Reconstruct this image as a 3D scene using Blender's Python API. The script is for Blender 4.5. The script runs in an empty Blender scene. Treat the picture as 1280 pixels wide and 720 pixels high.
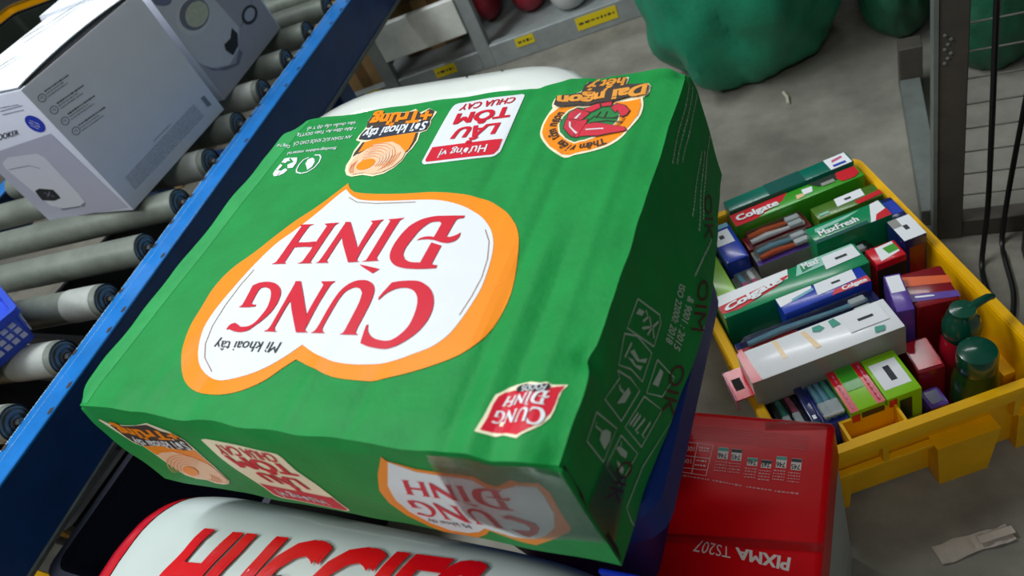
import bpy, bmesh, math, random
from mathutils import Vector, Matrix, noise
from mathutils.geometry import tessellate_polygon
random.seed(7)
SC = bpy.context.scene
COL = SC.collection

# ------------------------------------------------------------------ camera
cam = bpy.data.cameras.new('camera'); camo = bpy.data.objects.new('camera', cam); COL.objects.link(camo)
cam.sensor_width = 36.0; cam.lens = 26.4561; cam.clip_start = .01; cam.clip_end = 60
camo.matrix_world = Matrix([[0.873684, -0.000901, 0.486493, 0.527329], [0.323973, 0.747087, -0.580433, -0.143716], [-0.36293, 0.664726, 0.65301, 0.853372], [0.0, 0.0, 0.0, 1.0]])
cam.dof.use_dof = True; cam.dof.focus_distance = .66; cam.dof.aperture_fstop = 9.0
SC.camera = camo

# ------------------------------------------------------------------ world and lights
w = bpy.data.worlds.new('world'); SC.world = w; w.use_nodes = True
bg = w.node_tree.nodes['Background']; bg.inputs[0].default_value = (.78, .9, 1.0, 1); bg.inputs[1].default_value = .09

def area(name, loc, target, sx, sy, power, col=(1, 1, 1)):
    l = bpy.data.lights.new(name, 'AREA'); l.shape = 'RECTANGLE'; l.size = sx; l.size_y = sy; l.energy = power; l.color = col
    o = bpy.data.objects.new(name, l); COL.objects.link(o); o.location = loc
    o.rotation_euler = (Vector(target) - Vector(loc)).to_track_quat('-Z', 'Y').to_euler()
    return o
area('ceiling_or_fill_light', (-.85, .35, 2.25), (-.1, .25, .4), 1.4, .3, 35.5, (.92, .98, 1))
area('ceiling_or_fill_light', (.0, 2.47, 3.0), (.3, .9, .2), 1.5, .10, 13, (.95, .98, 1))
area('ceiling_or_fill_light', (-1.4, -1.5, 2.9), (0, .2, .4), 1.6, .35, 38, (.93, .98, 1))
area('ceiling_or_fill_light', (.9, -1.7, 3.0), (.4, .2, .2), 1.6, .35, 16, (1, .97, .9))  # unseen fill lamp, added to brighten the red carton and crate goods
SC.view_settings.view_transform = 'Standard'; SC.view_settings.look = 'None'
SC.view_settings.exposure = 0.0; SC.view_settings.gamma = 1.0; SC.view_settings.use_curve_mapping = False

# ------------------------------------------------------------------ materials
def lin(c):
    return tuple((v / 255 / 12.92) if v / 255 <= .04045 else ((v / 255 + .055) / 1.055) ** 2.4 for v in c)
# name: (rgb, rough, metal, mottling, mottling scale, bump, bump scale, coat)
SPEC = {
 'cartongreen': ((12, 142, 62), .6, 0, .10, 30, .12, 220, 0), 'tapegreen': ((52, 160, 86), .4, 0, .12, 40, .05, 60, .05),
 'orange': ((255, 146, 18), .45, 0, .03, 60, 0, 0, 0), 'white': ((232, 236, 240), .45, 0, .02, 60, 0, 0, 0), 'cream': ((250, 240, 205), .45, 0, .02, 60, 0, 0, 0),
 'red': ((214, 28, 52), .45, 0, .04, 60, 0, 0, 0), 'black': ((28, 28, 32), .45, 0, 0, 60, 0, 0, 0), 'brown': ((150, 110, 80), .5, 0, 0, 60, 0, 0, 0),
 'darkbrown': ((62, 50, 42), .5, 0, 0, 60, 0, 0, 0), 'navy': ((34, 42, 62), .5, 0, 0, 60, 0, 0, 0), 'noodle': ((252, 205, 165), .5, 0, .05, 80, 0, 0, 0),
 'noodle2': ((255, 228, 205), .5, 0, .03, 80, 0, 0, 0), 'salmon': ((240, 160, 105), .5, 0, 0, 80, 0, 0, 0), 'amber': ((240, 160, 52), .5, 0, .03, 80, 0, 0, 0),
 'badgegreen': ((30, 130, 62), .5, 0, .03, 80, 0, 0, 0), 'shrimp': ((214, 40, 62), .5, 0, .1, 80, 0, 0, 0), 'mark': ((190, 212, 192), .5, 0, 0, 60, 0, 0, 0),
 'inkred': ((72, 18, 20), .5, 0, .1, 90, 0, 0, 0), 'slit': ((18, 16, 12), .8, 0, 0, 60, 0, 0, 0),
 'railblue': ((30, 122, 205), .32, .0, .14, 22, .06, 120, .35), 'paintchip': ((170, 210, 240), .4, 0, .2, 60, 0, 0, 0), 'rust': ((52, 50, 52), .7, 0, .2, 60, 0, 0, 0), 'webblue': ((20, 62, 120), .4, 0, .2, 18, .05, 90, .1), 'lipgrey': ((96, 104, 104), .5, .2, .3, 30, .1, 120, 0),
 'roller': ((128, 134, 124), .42, .25, .22, 18, .05, 160, 0), 'rollercap': ((34, 34, 34), .5, 0, .2, 60, 0, 0, 0), 'bearing': ((120, 118, 112), .4, .7, .2, 60, 0, 0, 0),
 'sleeve': ((168, 172, 166), .5, 0, .12, 24, .05, 120, 0), 'axle': ((120, 116, 108), .4, .8, .3, 60, 0, 0, 0),
 'cartonwhite': ((228, 230, 242), .5, 0, .02, 30, .02, 200, 0), 'flapwhite': ((244, 250, 255), .5, 0, .02, 30, .02, 200, 0), 'lilac': ((178, 178, 194), .5, 0, .02, 60, 0, 0, 0),
 'lilac2': ((168, 166, 178), .5, 0, .03, 60, 0, 0, 0), 'pot': ((206, 206, 216), .5, 0, .02, 60, 0, 0, 0), 'potline': ((120, 120, 138), .5, 0, 0, 60, 0, 0, 0), 'potlid': ((120, 122, 150), .5, 0, 0, 60, 0, 0, 0), 'rice': ((196, 198, 178), .6, 0, .12, 160, 0, 0, 0),
 'ink': ((44, 46, 54), .5, 0, 0, 60, 0, 0, 0), 'inkpale': ((128, 132, 146), .5, 0, 0, 60, 0, 0, 0), 'badgeblue': ((30, 54, 178), .4, 0, 0, 60, 0, 0, 0), 'whiteedge': ((216, 216, 224), .5, 0, 0, 60, 0, 0, 0),
 'redfilm': ((225, 4, 18), .34, 0, .08, 16, .12, 24, .04), 'offwhite': ((236, 222, 216), .4, 0, 0, 60, 0, 0, 0), 'pinkprint': ((222, 150, 150), .4, 0, 0, 60, 0, 0, 0), 'redpale': ((206, 70, 76), .4, 0, 0, 60, 0, 0, 0),
 'teal': ((60, 160, 140), .4, 0, 0, 60, 0, 0, 0), 'carton_grey': ((172, 176, 170), .6, 0, .06, 30, .05, 120, 0),
 'packwhite': ((206, 217, 213), .25, 0, .03, 14, .1, 26, .5), 'packred': ((222, 10, 22), .25, 0, .03, 20, .05, 40, .5), 'packredline': ((200, 60, 60), .3, 0, 0, 60, 0, 0, 0),
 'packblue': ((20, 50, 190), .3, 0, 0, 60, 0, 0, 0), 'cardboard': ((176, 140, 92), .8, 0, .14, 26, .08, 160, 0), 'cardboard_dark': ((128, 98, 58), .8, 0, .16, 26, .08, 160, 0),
 'toteblue': ((14, 46, 120), .5, 0, .08, 22, .05, 140, 0), 'tubwhite': ((228, 232, 226), .2, 0, .04, 10, 0, 0, .5), 'basketblue': ((50, 82, 205), .4, 0, .08, 30, 0, 0, .2), 'meshwhite': ((196, 200, 226), .5, 0, .05, 60, 0, 0, 0),
 'binnavy': ((16, 20, 38), .5, 0, .1, 30, 0, 0, 0), 'concrete': ((132, 129, 119), .8, 0, .3, 9, .12, 60, 0), 'crateyellow': ((245, 184, 0), .45, 0, .1, 16, .08, 120, 0),
 'sackgreen': ((24, 134, 100), .5, 0, .2, 14, .22, 260, .1), 'sackdark': ((26, 92, 66), .55, 0, .25, 14, .22, 240, .1), 'rope': ((180, 180, 160), .7, 0, .1, 60, 0, 0, 0),
 'steelbrown': ((84, 79, 72), .55, .3, .2, 20, .1, 60, 0), 'steelgrey': ((112, 118, 114), .5, .2, .2, 20, .08, 60, 0), 'wire': ((140, 138, 130), .45, .6, .1, 40, 0, 0, 0), 'blackplastic': ((20, 20, 22), .5, 0, .1, 40, .05, 120, 0),
 'cable': ((16, 16, 18), .45, 0, 0, 60, 0, 0, 0), 'rackgrey': ((150, 156, 156), .5, .1, .16, 18, .06, 80, 0), 'boardwhite': ((232, 232, 226), .6, 0, .12, 24, .1, 90, 0), 'tagyellow': ((232, 206, 20), .5, 0, .05, 60, 0, 0, 0),
 'sackred': ((150, 34, 50), .5, 0, .25, 14, .2, 160, .1), 'rollwhite': ((206, 206, 204), .45, 0, .06, 14, .1, 40, .2), 'darkcrate': ((38, 46, 40), .5, 0, .2, 20, .05, 80, 0), 'paper': ((180, 170, 158), .7, 0, .1, 40, .05, 80, 0),
 'c_teal': ((10, 110, 92), .22, 0, .08, 26, .04, 60, .4), 'c_tealdark': ((8, 84, 76), .25, 0, .1, 26, 0, 0, .4), 'c_red': ((212, 24, 40), .25, 0, .05, 30, 0, 0, .4), 'c_darkred': ((132, 18, 28), .25, 0, .1, 30, 0, 0, .4), 'c_green': ((60, 160, 34), .25, 0, .08, 30, 0, 0, .4),
 'c_olive': ((78, 118, 30), .25, 0, .2, 60, 0, 0, .4), 'c_emerald': ((16, 140, 88), .22, 0, .12, 40, 0, 0, .4), 'c_white': ((246, 248, 250), .25, 0, .02, 30, 0, 0, .4), 'c_blue': ((30, 62, 178), .25, 0, .1, 40, 0, 0, .4), 'c_navy': ((24, 36, 92), .25, 0, .12, 40, 0, 0, .4),
 'c_lime': ((142, 206, 22), .3, 0, .06, 30, 0, 0, .3), 'c_grey': ((150, 150, 142), .35, 0, .06, 40, 0, 0, .2), 'c_label': ((240, 242, 246), .4, 0, .03, 60, 0, 0, 0), 'c_orange': ((228, 96, 40), .3, 0, .05, 40, 0, 0, .3), 'c_purple': ((92, 62, 156), .28, 0, .1, 40, 0, 0, .3),
 'c_lightblue': ((120, 180, 205), .25, 0, .12, 40, 0, 0, .4), 'c_pink': ((206, 90, 130), .3, 0, .08, 40, 0, 0, .3), 'c_dark': ((26, 44, 34), .3, 0, .2, 40, 0, 0, .3), 'c_mint': ((150, 212, 190), .3, 0, .1, 40, 0, 0, .3), 'c_gold': ((240, 205, 150), .3, 0, .05, 40, 0, 0, .3),
 'bottlered': ((176, 22, 44), .22, 0, .08, 20, 0, 0, .5), 'capgreen': ((10, 74, 56), .22, 0, .06, 30, 0, 0, .5), 'bottlegreen': ((26, 62, 24), .18, 0, .1, 20, 0, 0, .5), 'bristle': ((220, 228, 232), .5, 0, .1, 90, 0, 0, 0),
}
SPECULAR = {'cartongreen': .28, 'orange': .25, 'white': .25, 'red': .25, 'redfilm': .12, 'crateyellow': .3, 'toteblue': .25, 'tapegreen': .35, 'concrete': .25}
MATS = {}
def M(k):
    if k in MATS: return MATS[k]
    m = bpy.data.materials.new(k); m.use_nodes = True; nt = m.node_tree; p = nt.nodes['Principled BSDF']
    if k == 'film':        # clear packing film / tape
        out = nt.nodes['Material Output']; nt.nodes.remove(p)
        tr = nt.nodes.new('ShaderNodeBsdfTransparent'); tr.inputs[0].default_value = (.97, .98, .97, 1)
        gl = nt.nodes.new('ShaderNodeBsdfGlossy'); gl.inputs['Roughness'].default_value = .12
        n = nt.nodes.new('ShaderNodeTexNoise'); n.inputs['Scale'].default_value = 90
        b = nt.nodes.new('ShaderNodeBump'); b.inputs['Strength'].default_value = .5; b.inputs['Distance'].default_value = .003
        fr = nt.nodes.new('ShaderNodeFresnel'); fr.inputs['IOR'].default_value = 1.42
        mx = nt.nodes.new('ShaderNodeMixShader'); nt.links.new(n.outputs['Fac'], b.inputs['Height'])
        for q in (gl, fr): nt.links.new(b.outputs['Normal'], q.inputs['Normal'])
        nt.links.new(fr.outputs[0], mx.inputs[0]); nt.links.new(tr.outputs[0], mx.inputs[1]); nt.links.new(gl.outputs[0], mx.inputs[2]); nt.links.new(mx.outputs[0], out.inputs['Surface'])
        MATS[k] = m; return m
    rgb, rough, metal, mott, ms, bump, bs, coat = SPEC[k]
    c = lin(rgb); p.inputs['Roughness'].default_value = rough; p.inputs['Metallic'].default_value = metal
    p.inputs['Coat Weight'].default_value = coat; p.inputs['Coat Roughness'].default_value = .12
    if k in SPECULAR: p.inputs['Specular IOR Level'].default_value = SPECULAR[k]
    tc = nt.nodes.new('ShaderNodeTexCoord')
    n = nt.nodes.new('ShaderNodeTexNoise'); n.inputs['Scale'].default_value = ms; n.inputs['Detail'].default_value = 6; n.inputs['Roughness'].default_value = .65
    nt.links.new(tc.outputs['Object'], n.inputs['Vector'])
    r = nt.nodes.new('ShaderNodeValToRGB'); r.color_ramp.elements[0].position = .3; r.color_ramp.elements[1].position = .7
    r.color_ramp.elements[0].color = tuple(max(0, v * (1 - mott)) for v in c) + (1,)
    r.color_ramp.elements[1].color = tuple(min(1, v * (1 + mott)) for v in c) + (1,)
    nt.links.new(n.outputs['Fac'], r.inputs['Fac']); nt.links.new(r.outputs['Color'], p.inputs['Base Color'])
    if bump:
        n2 = nt.nodes.new('ShaderNodeTexNoise'); n2.inputs['Scale'].default_value = bs; n2.inputs['Detail'].default_value = 4
        nt.links.new(tc.outputs['Object'], n2.inputs['Vector'])
        b = nt.nodes.new('ShaderNodeBump'); b.inputs['Strength'].default_value = bump; b.inputs['Distance'].default_value = .004
        nt.links.new(n2.outputs['Fac'], b.inputs['Height']); nt.links.new(b.outputs['Normal'], p.inputs['Normal'])
    MATS[k] = m; return m

# ------------------------------------------------------------------ object helpers
def tag(o, label, cat, group=None, kind=None):
    o['label'] = label; o['category'] = cat
    if group: o['group'] = group
    if kind: o['kind'] = kind
    return o
def thing(name, label, cat, loc=(0, 0, 0), rz=0.0, group=None):
    o = bpy.data.objects.new(name, None); COL.objects.link(o); o.empty_display_size = .05
    o.location = loc; o.rotation_euler = (0, 0, rz)
    return tag(o, label, cat, group)
def obj(name, bm, mat, parent=None, smooth=False, label=None):
    me = bpy.data.meshes.new(name); bmesh.ops.recalc_face_normals(bm, faces=bm.faces[:]); bm.to_mesh(me); bm.free()
    me.materials.append(M(mat))
    if smooth:
        for p in me.polygons: p.use_smooth = True
        try: me.set_sharp_from_angle(angle=math.radians(40))
        except Exception: pass
    o = bpy.data.objects.new(name, me); COL.objects.link(o); o.parent = parent
    if label: o['label'] = label
    return o
def copy_tree(o, parent=None):
    c = o.copy(); COL.objects.link(c); c.parent = parent
    for ch in list(o.children): copy_tree(ch, c)
    return c
def BM(): return bmesh.new()
def box(bm, x0, x1, y0, y1, z0, z1, bev=0.0, seg=2, mtx=None):
    vs = [bm.verts.new((x, y, z)) for x in (x0, x1) for y in (y0, y1) for z in (z0, z1)]
    fs = [bm.faces.new([vs[i] for i in f]) for f in ((0, 1, 3, 2), (4, 6, 7, 5), (0, 4, 5, 1), (2, 3, 7, 6), (0, 2, 6, 4), (1, 5, 7, 3))]
    if bev:
        es = list({e for f in fs for e in f.edges})
        r = bmesh.ops.bevel(bm, geom=es, offset=bev, segments=seg, profile=.6, affect='EDGES')
        vs = list({v for f in r['faces'] for v in f.verts} | {v for f in fs if f.is_valid for v in f.verts})
    if mtx:
        for v in vs:
            if v.is_valid: v.co = mtx @ v.co
    return bm
def boxbm(*a, **k): return box(BM(), *a, **k)
def tube(bm, pts, r, n=8, closed=False, caps=True):
    pts = [Vector(p) for p in pts]; rings = []
    N = len(pts); up = Vector((0, 0, 1))
    for i, p in enumerate(pts):
        if closed: t = pts[(i + 1) % N] - pts[i - 1]
        else: t = pts[min(i + 1, N - 1)] - pts[max(i - 1, 0)]
        t.normalize()
        a = t.cross(up)
        if a.length < 1e-3: a = t.cross(Vector((1, 0, 0)))
        a.normalize(); b = t.cross(a)
        rr = r[i] if isinstance(r, (list, tuple)) else r
        rings.append([bm.verts.new(p + (a * math.cos(2 * math.pi * k / n) + b * math.sin(2 * math.pi * k / n)) * rr) for k in range(n)])
    for i in range(N if closed else N - 1):
        A = rings[i]; B = rings[(i + 1) % N]
        for k in range(n): bm.faces.new((A[k], A[(k + 1) % n], B[(k + 1) % n], B[k]))
    if caps and not closed: bm.faces.new(rings[0]); bm.faces.new(rings[-1][::-1])
    return bm
def lathe(bm, prof, n=24, mtx=None, cap0=True, cap1=True):
    rings = []
    for r, z in prof:
        ring = [bm.verts.new((r * math.cos(2 * math.pi * k / n), r * math.sin(2 * math.pi * k / n), z)) for k in range(n)]
        rings.append(ring)
    for A, B in zip(rings, rings[1:]):
        for k in range(n): bm.faces.new((A[k], A[(k + 1) % n], B[(k + 1) % n], B[k]))
    if cap0: bm.faces.new(rings[0])
    if cap1: bm.faces.new(rings[-1])
    if mtx:
        for ring in rings:
            for v in ring: v.co = mtx @ v.co
    return bm
def rr(x0, x1, y0, y1, r, n=6):
    out = []
    for cx, cy, a0 in ((x1 - r, y1 - r, 0), (x0 + r, y1 - r, 90), (x0 + r, y0 + r, 180), (x1 - r, y0 + r, 270)):
        for i in range(n + 1):
            a = math.radians(a0 + 90 * i / n); out.append((cx + r * math.cos(a), cy + r * math.sin(a)))
    return out
def loft(bm, loops, cap0=False, cap1=False):
    R = [[bm.verts.new(p) for p in L] for L in loops]; n = len(R[0])
    for A, B in zip(R, R[1:]):
        for k in range(n): bm.faces.new((A[k], A[(k + 1) % n], B[(k + 1) % n], B[k]))
    if cap0: bm.faces.new(R[0])
    if cap1: bm.faces.new(R[-1])
    return bm
def sstep(a, b, x):
    t = max(0, min(1, (x - a) / (b - a))); return t * t * (3 - 2 * t)

# ------------------------------------------------------------------ flat print on surfaces
EPS = .00022
GLY = {}
def glyphs(s, off=0.0):
    k = (s, off)
    if k in GLY: return GLY[k]
    cu = bpy.data.curves.new('t', 'FONT'); cu.body = s; cu.size = 1; cu.resolution_u = 3; cu.fill_mode = 'FRONT'
    o = bpy.data.objects.new('t', cu); COL.objects.link(o)
    dg = bpy.context.evaluated_depsgraph_get(); me = bpy.data.meshes.new_from_object(o.evaluated_get(dg))
    V = [(v.co.x, v.co.y) for v in me.vertices]; F = [tuple(p.vertices) for p in me.polygons]
    bpy.data.objects.remove(o); bpy.data.curves.remove(cu); bpy.data.meshes.remove(me)
    if off:     # bolder lettering: overlay slightly shifted copies
        V0, F0 = V, F; V = []; F = []
        for k_, (dx, dy) in enumerate(((-1, -.6), (1, -.6), (-1, .6), (1, .6), (0, 0))):
            i0 = len(V); V += [(v[0] + dx * off, v[1] + dy * off, k_) for v in V0]; F += [tuple(i0 + q for q in f) for f in F0]
    GLY[k] = (V, F); return GLY[k]
CAPH = None
def caph():
    global CAPH
    if CAPH is None: CAPH = max(v[1] for v in glyphs('H')[0])
    return CAPH
def text2d(s, quad, off=0.0):
    """text warped into a quad: baseline start, baseline end, top start, top end"""
    V, F = glyphs(s, off); x0 = min(v[0] for v in V); x1 = max(v[0] for v in V); h = caph()
    bl, br, tl, tr = [Vector(q) for q in quad]; out = []
    for v in V:
        u = (v[0] - x0) / (x1 - x0); t = v[1] / h
        p = bl.lerp(br, u); p = p + (tl.lerp(tr, u) - p) * t; out.append((p.x, p.y, v[2] if len(v) > 2 else 0))
    return out, F
def strip2d(pts, w):
    P = [Vector(p) for p in pts]; V = []; F = []
    for i, p in enumerate(P):
        t = P[min(i + 1, len(P) - 1)] - P[max(i - 1, 0)]
        if t.length < 1e-9: t = Vector((1, 0))
        t.normalize(); n = Vector((-t.y, t.x)) * w / 2; V += [p + n, p - n]
    for i in range(len(P) - 1): F.append((2 * i, 2 * i + 1, 2 * i + 3, 2 * i + 2))
    return V, F
def rows2d(a, b, h):
    """a row of unreadably small lettering"""
    a = Vector(a); b = Vector(b); d = b - a; L = d.length; d /= L; n = Vector((-d.y, d.x)); V = []; F = []; s = 0
    while s < L:
        wl = random.uniform(.5, 1.5) * h; e = min(L, s + wl); k = h * random.uniform(.5, .9) / 2
        i = len(V); V += [a + d * s - n * k, a + d * e - n * k, a + d * e + n * k, a + d * s + n * k]; F.append((i, i + 1, i + 2, i + 3)); s = e + h * .45
    return V, F
def arc2d(pts, s, h):
    P = [Vector(p) for p in pts]; cum = [0]
    for a, b in zip(P, P[1:]): cum.append(cum[-1] + (b - a).length)
    def at(t):
        for i in range(len(P) - 1):
            if t <= cum[i + 1] or i == len(P) - 2: return P[i].lerp(P[i + 1], (t - cum[i]) / (cum[i + 1] - cum[i])), (P[i + 1] - P[i]).normalized()
    V = []; F = []; n = len(s)
    for k, ch in enumerate(s):
        if ch == ' ': continue
        p, d = at(cum[-1] * (k + .5) / n); u = Vector((-d.y, d.x)); gv, gf = glyphs(ch, .02); sc = h / caph(); xm = (min(v[0] for v in gv) + max(v[0] for v in gv)) / 2; i0 = len(V)
        for gq in gv: w_ = p + d * (gq[0] - xm) * sc * .8 + u * (gq[1] * sc - h / 2); V.append((w_.x, w_.y, gq[2] if len(gq) > 2 else 0))
        F += [tuple(i0 + q for q in f) for f in gf]
    return V, F
def cut_grid(V, F, step):
    bm = BM(); vs = [bm.verts.new((v[0], v[1], 0)) for v in V]
    for f in F:
        try: bm.faces.new([vs[i] for i in f])
        except ValueError: pass
    for ax in (0, 1):
        lo = min(v[ax] for v in V); hi = max(v[ax] for v in V); c = math.ceil(lo / step) * step
        while c < hi:
            no = (1, 0, 0) if ax == 0 else (0, 1, 0); co = (c, 0, 0) if ax == 0 else (0, c, 0)
            bmesh.ops.bisect_plane(bm, geom=bm.verts[:] + bm.edges[:] + bm.faces[:], plane_co=co, plane_no=no); c += step
    bm.verts.index_update(); V2 = [(v.co.x, v.co.y) for v in bm.verts]; F2 = [tuple(v.index for v in f.verts) for f in bm.faces]; bm.free()
    return V2, F2
def item2d(it, step=None):
    k = it[0]
    if k == 't':
        V, F = text2d(it[5], it[4], it[6])
        if len(it) > 7:     # large lettering on a curved face: cut finely so it follows the surface
            V2 = []; F2 = []
            for kk in sorted({v[2] for v in V}):
                v, f = cut_grid(V, [t for t in F if V[t[0]][2] == kk], it[7]); i0 = len(V2); V2 += [(q[0], q[1], kk) for q in v]; F2 += [tuple(i0 + q for q in t) for t in f]
            return V2, F2
        return V, F
    if k == 'f': return rows2d(it[4][0], it[4][1], it[5] if len(it) > 5 else .0016)
    if k == 'a': return arc2d(it[4], it[5], it[6])
    V = []; F = []
    for n_, P in enumerate(it[4]):
        if k == 's': v, f = strip2d(P, it[5])
        else:
            v = [tuple(p) for p in P]; f = [tuple(t) for t in tessellate_polygon([[Vector((p[0], p[1], 0)) for p in P]])]
            if step: v, f = cut_grid(v, f, step)
        i0 = len(V); V += [(q[0], q[1], n_ % 6) for q in v]; F += [tuple(i0 + q for q in t) for t in f]
    return V, F
def prints(items, surf, parent, step=None, names=None, normal=None):
    """surf(a, b, lift) -> 3D point; items of one part become one mesh with several materials"""
    parts = {}
    for it in items: parts.setdefault(it[1], []).append(it)
    for pn, its in parts.items():
        V = []; F = []; MI = []; mats = []
        for it in its:
            v, f = item2d(it, step)
            if it[2] not in mats: mats.append(it[2])
            i0 = len(V); V += [surf(q[0], q[1], EPS * (it[3] + 1) + (q[2] * 2.5e-5 if len(q) > 2 else 0)) for q in v]
            for t in f:
                t = [i0 + q for q in t]
                if normal and len(t) > 2:
                    a, b, c = (Vector(V[t[0]]), Vector(V[t[1]]), Vector(V[t[2]]))
                    if (b - a).cross(c - a).dot(normal) < 0: t = t[::-1]
                F.append(t); MI.append(mats.index(it[2]))
        pn = pn.split('#')[0]; me = bpy.data.meshes.new(pn); me.from_pydata([tuple(p) for p in V], [], F); me.update()
        for m in mats: me.materials.append(M(m))
        me.polygons.foreach_set('material_index', MI)
        o = bpy.data.objects.new(pn, me); COL.objects.link(o); o.parent = parent

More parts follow.
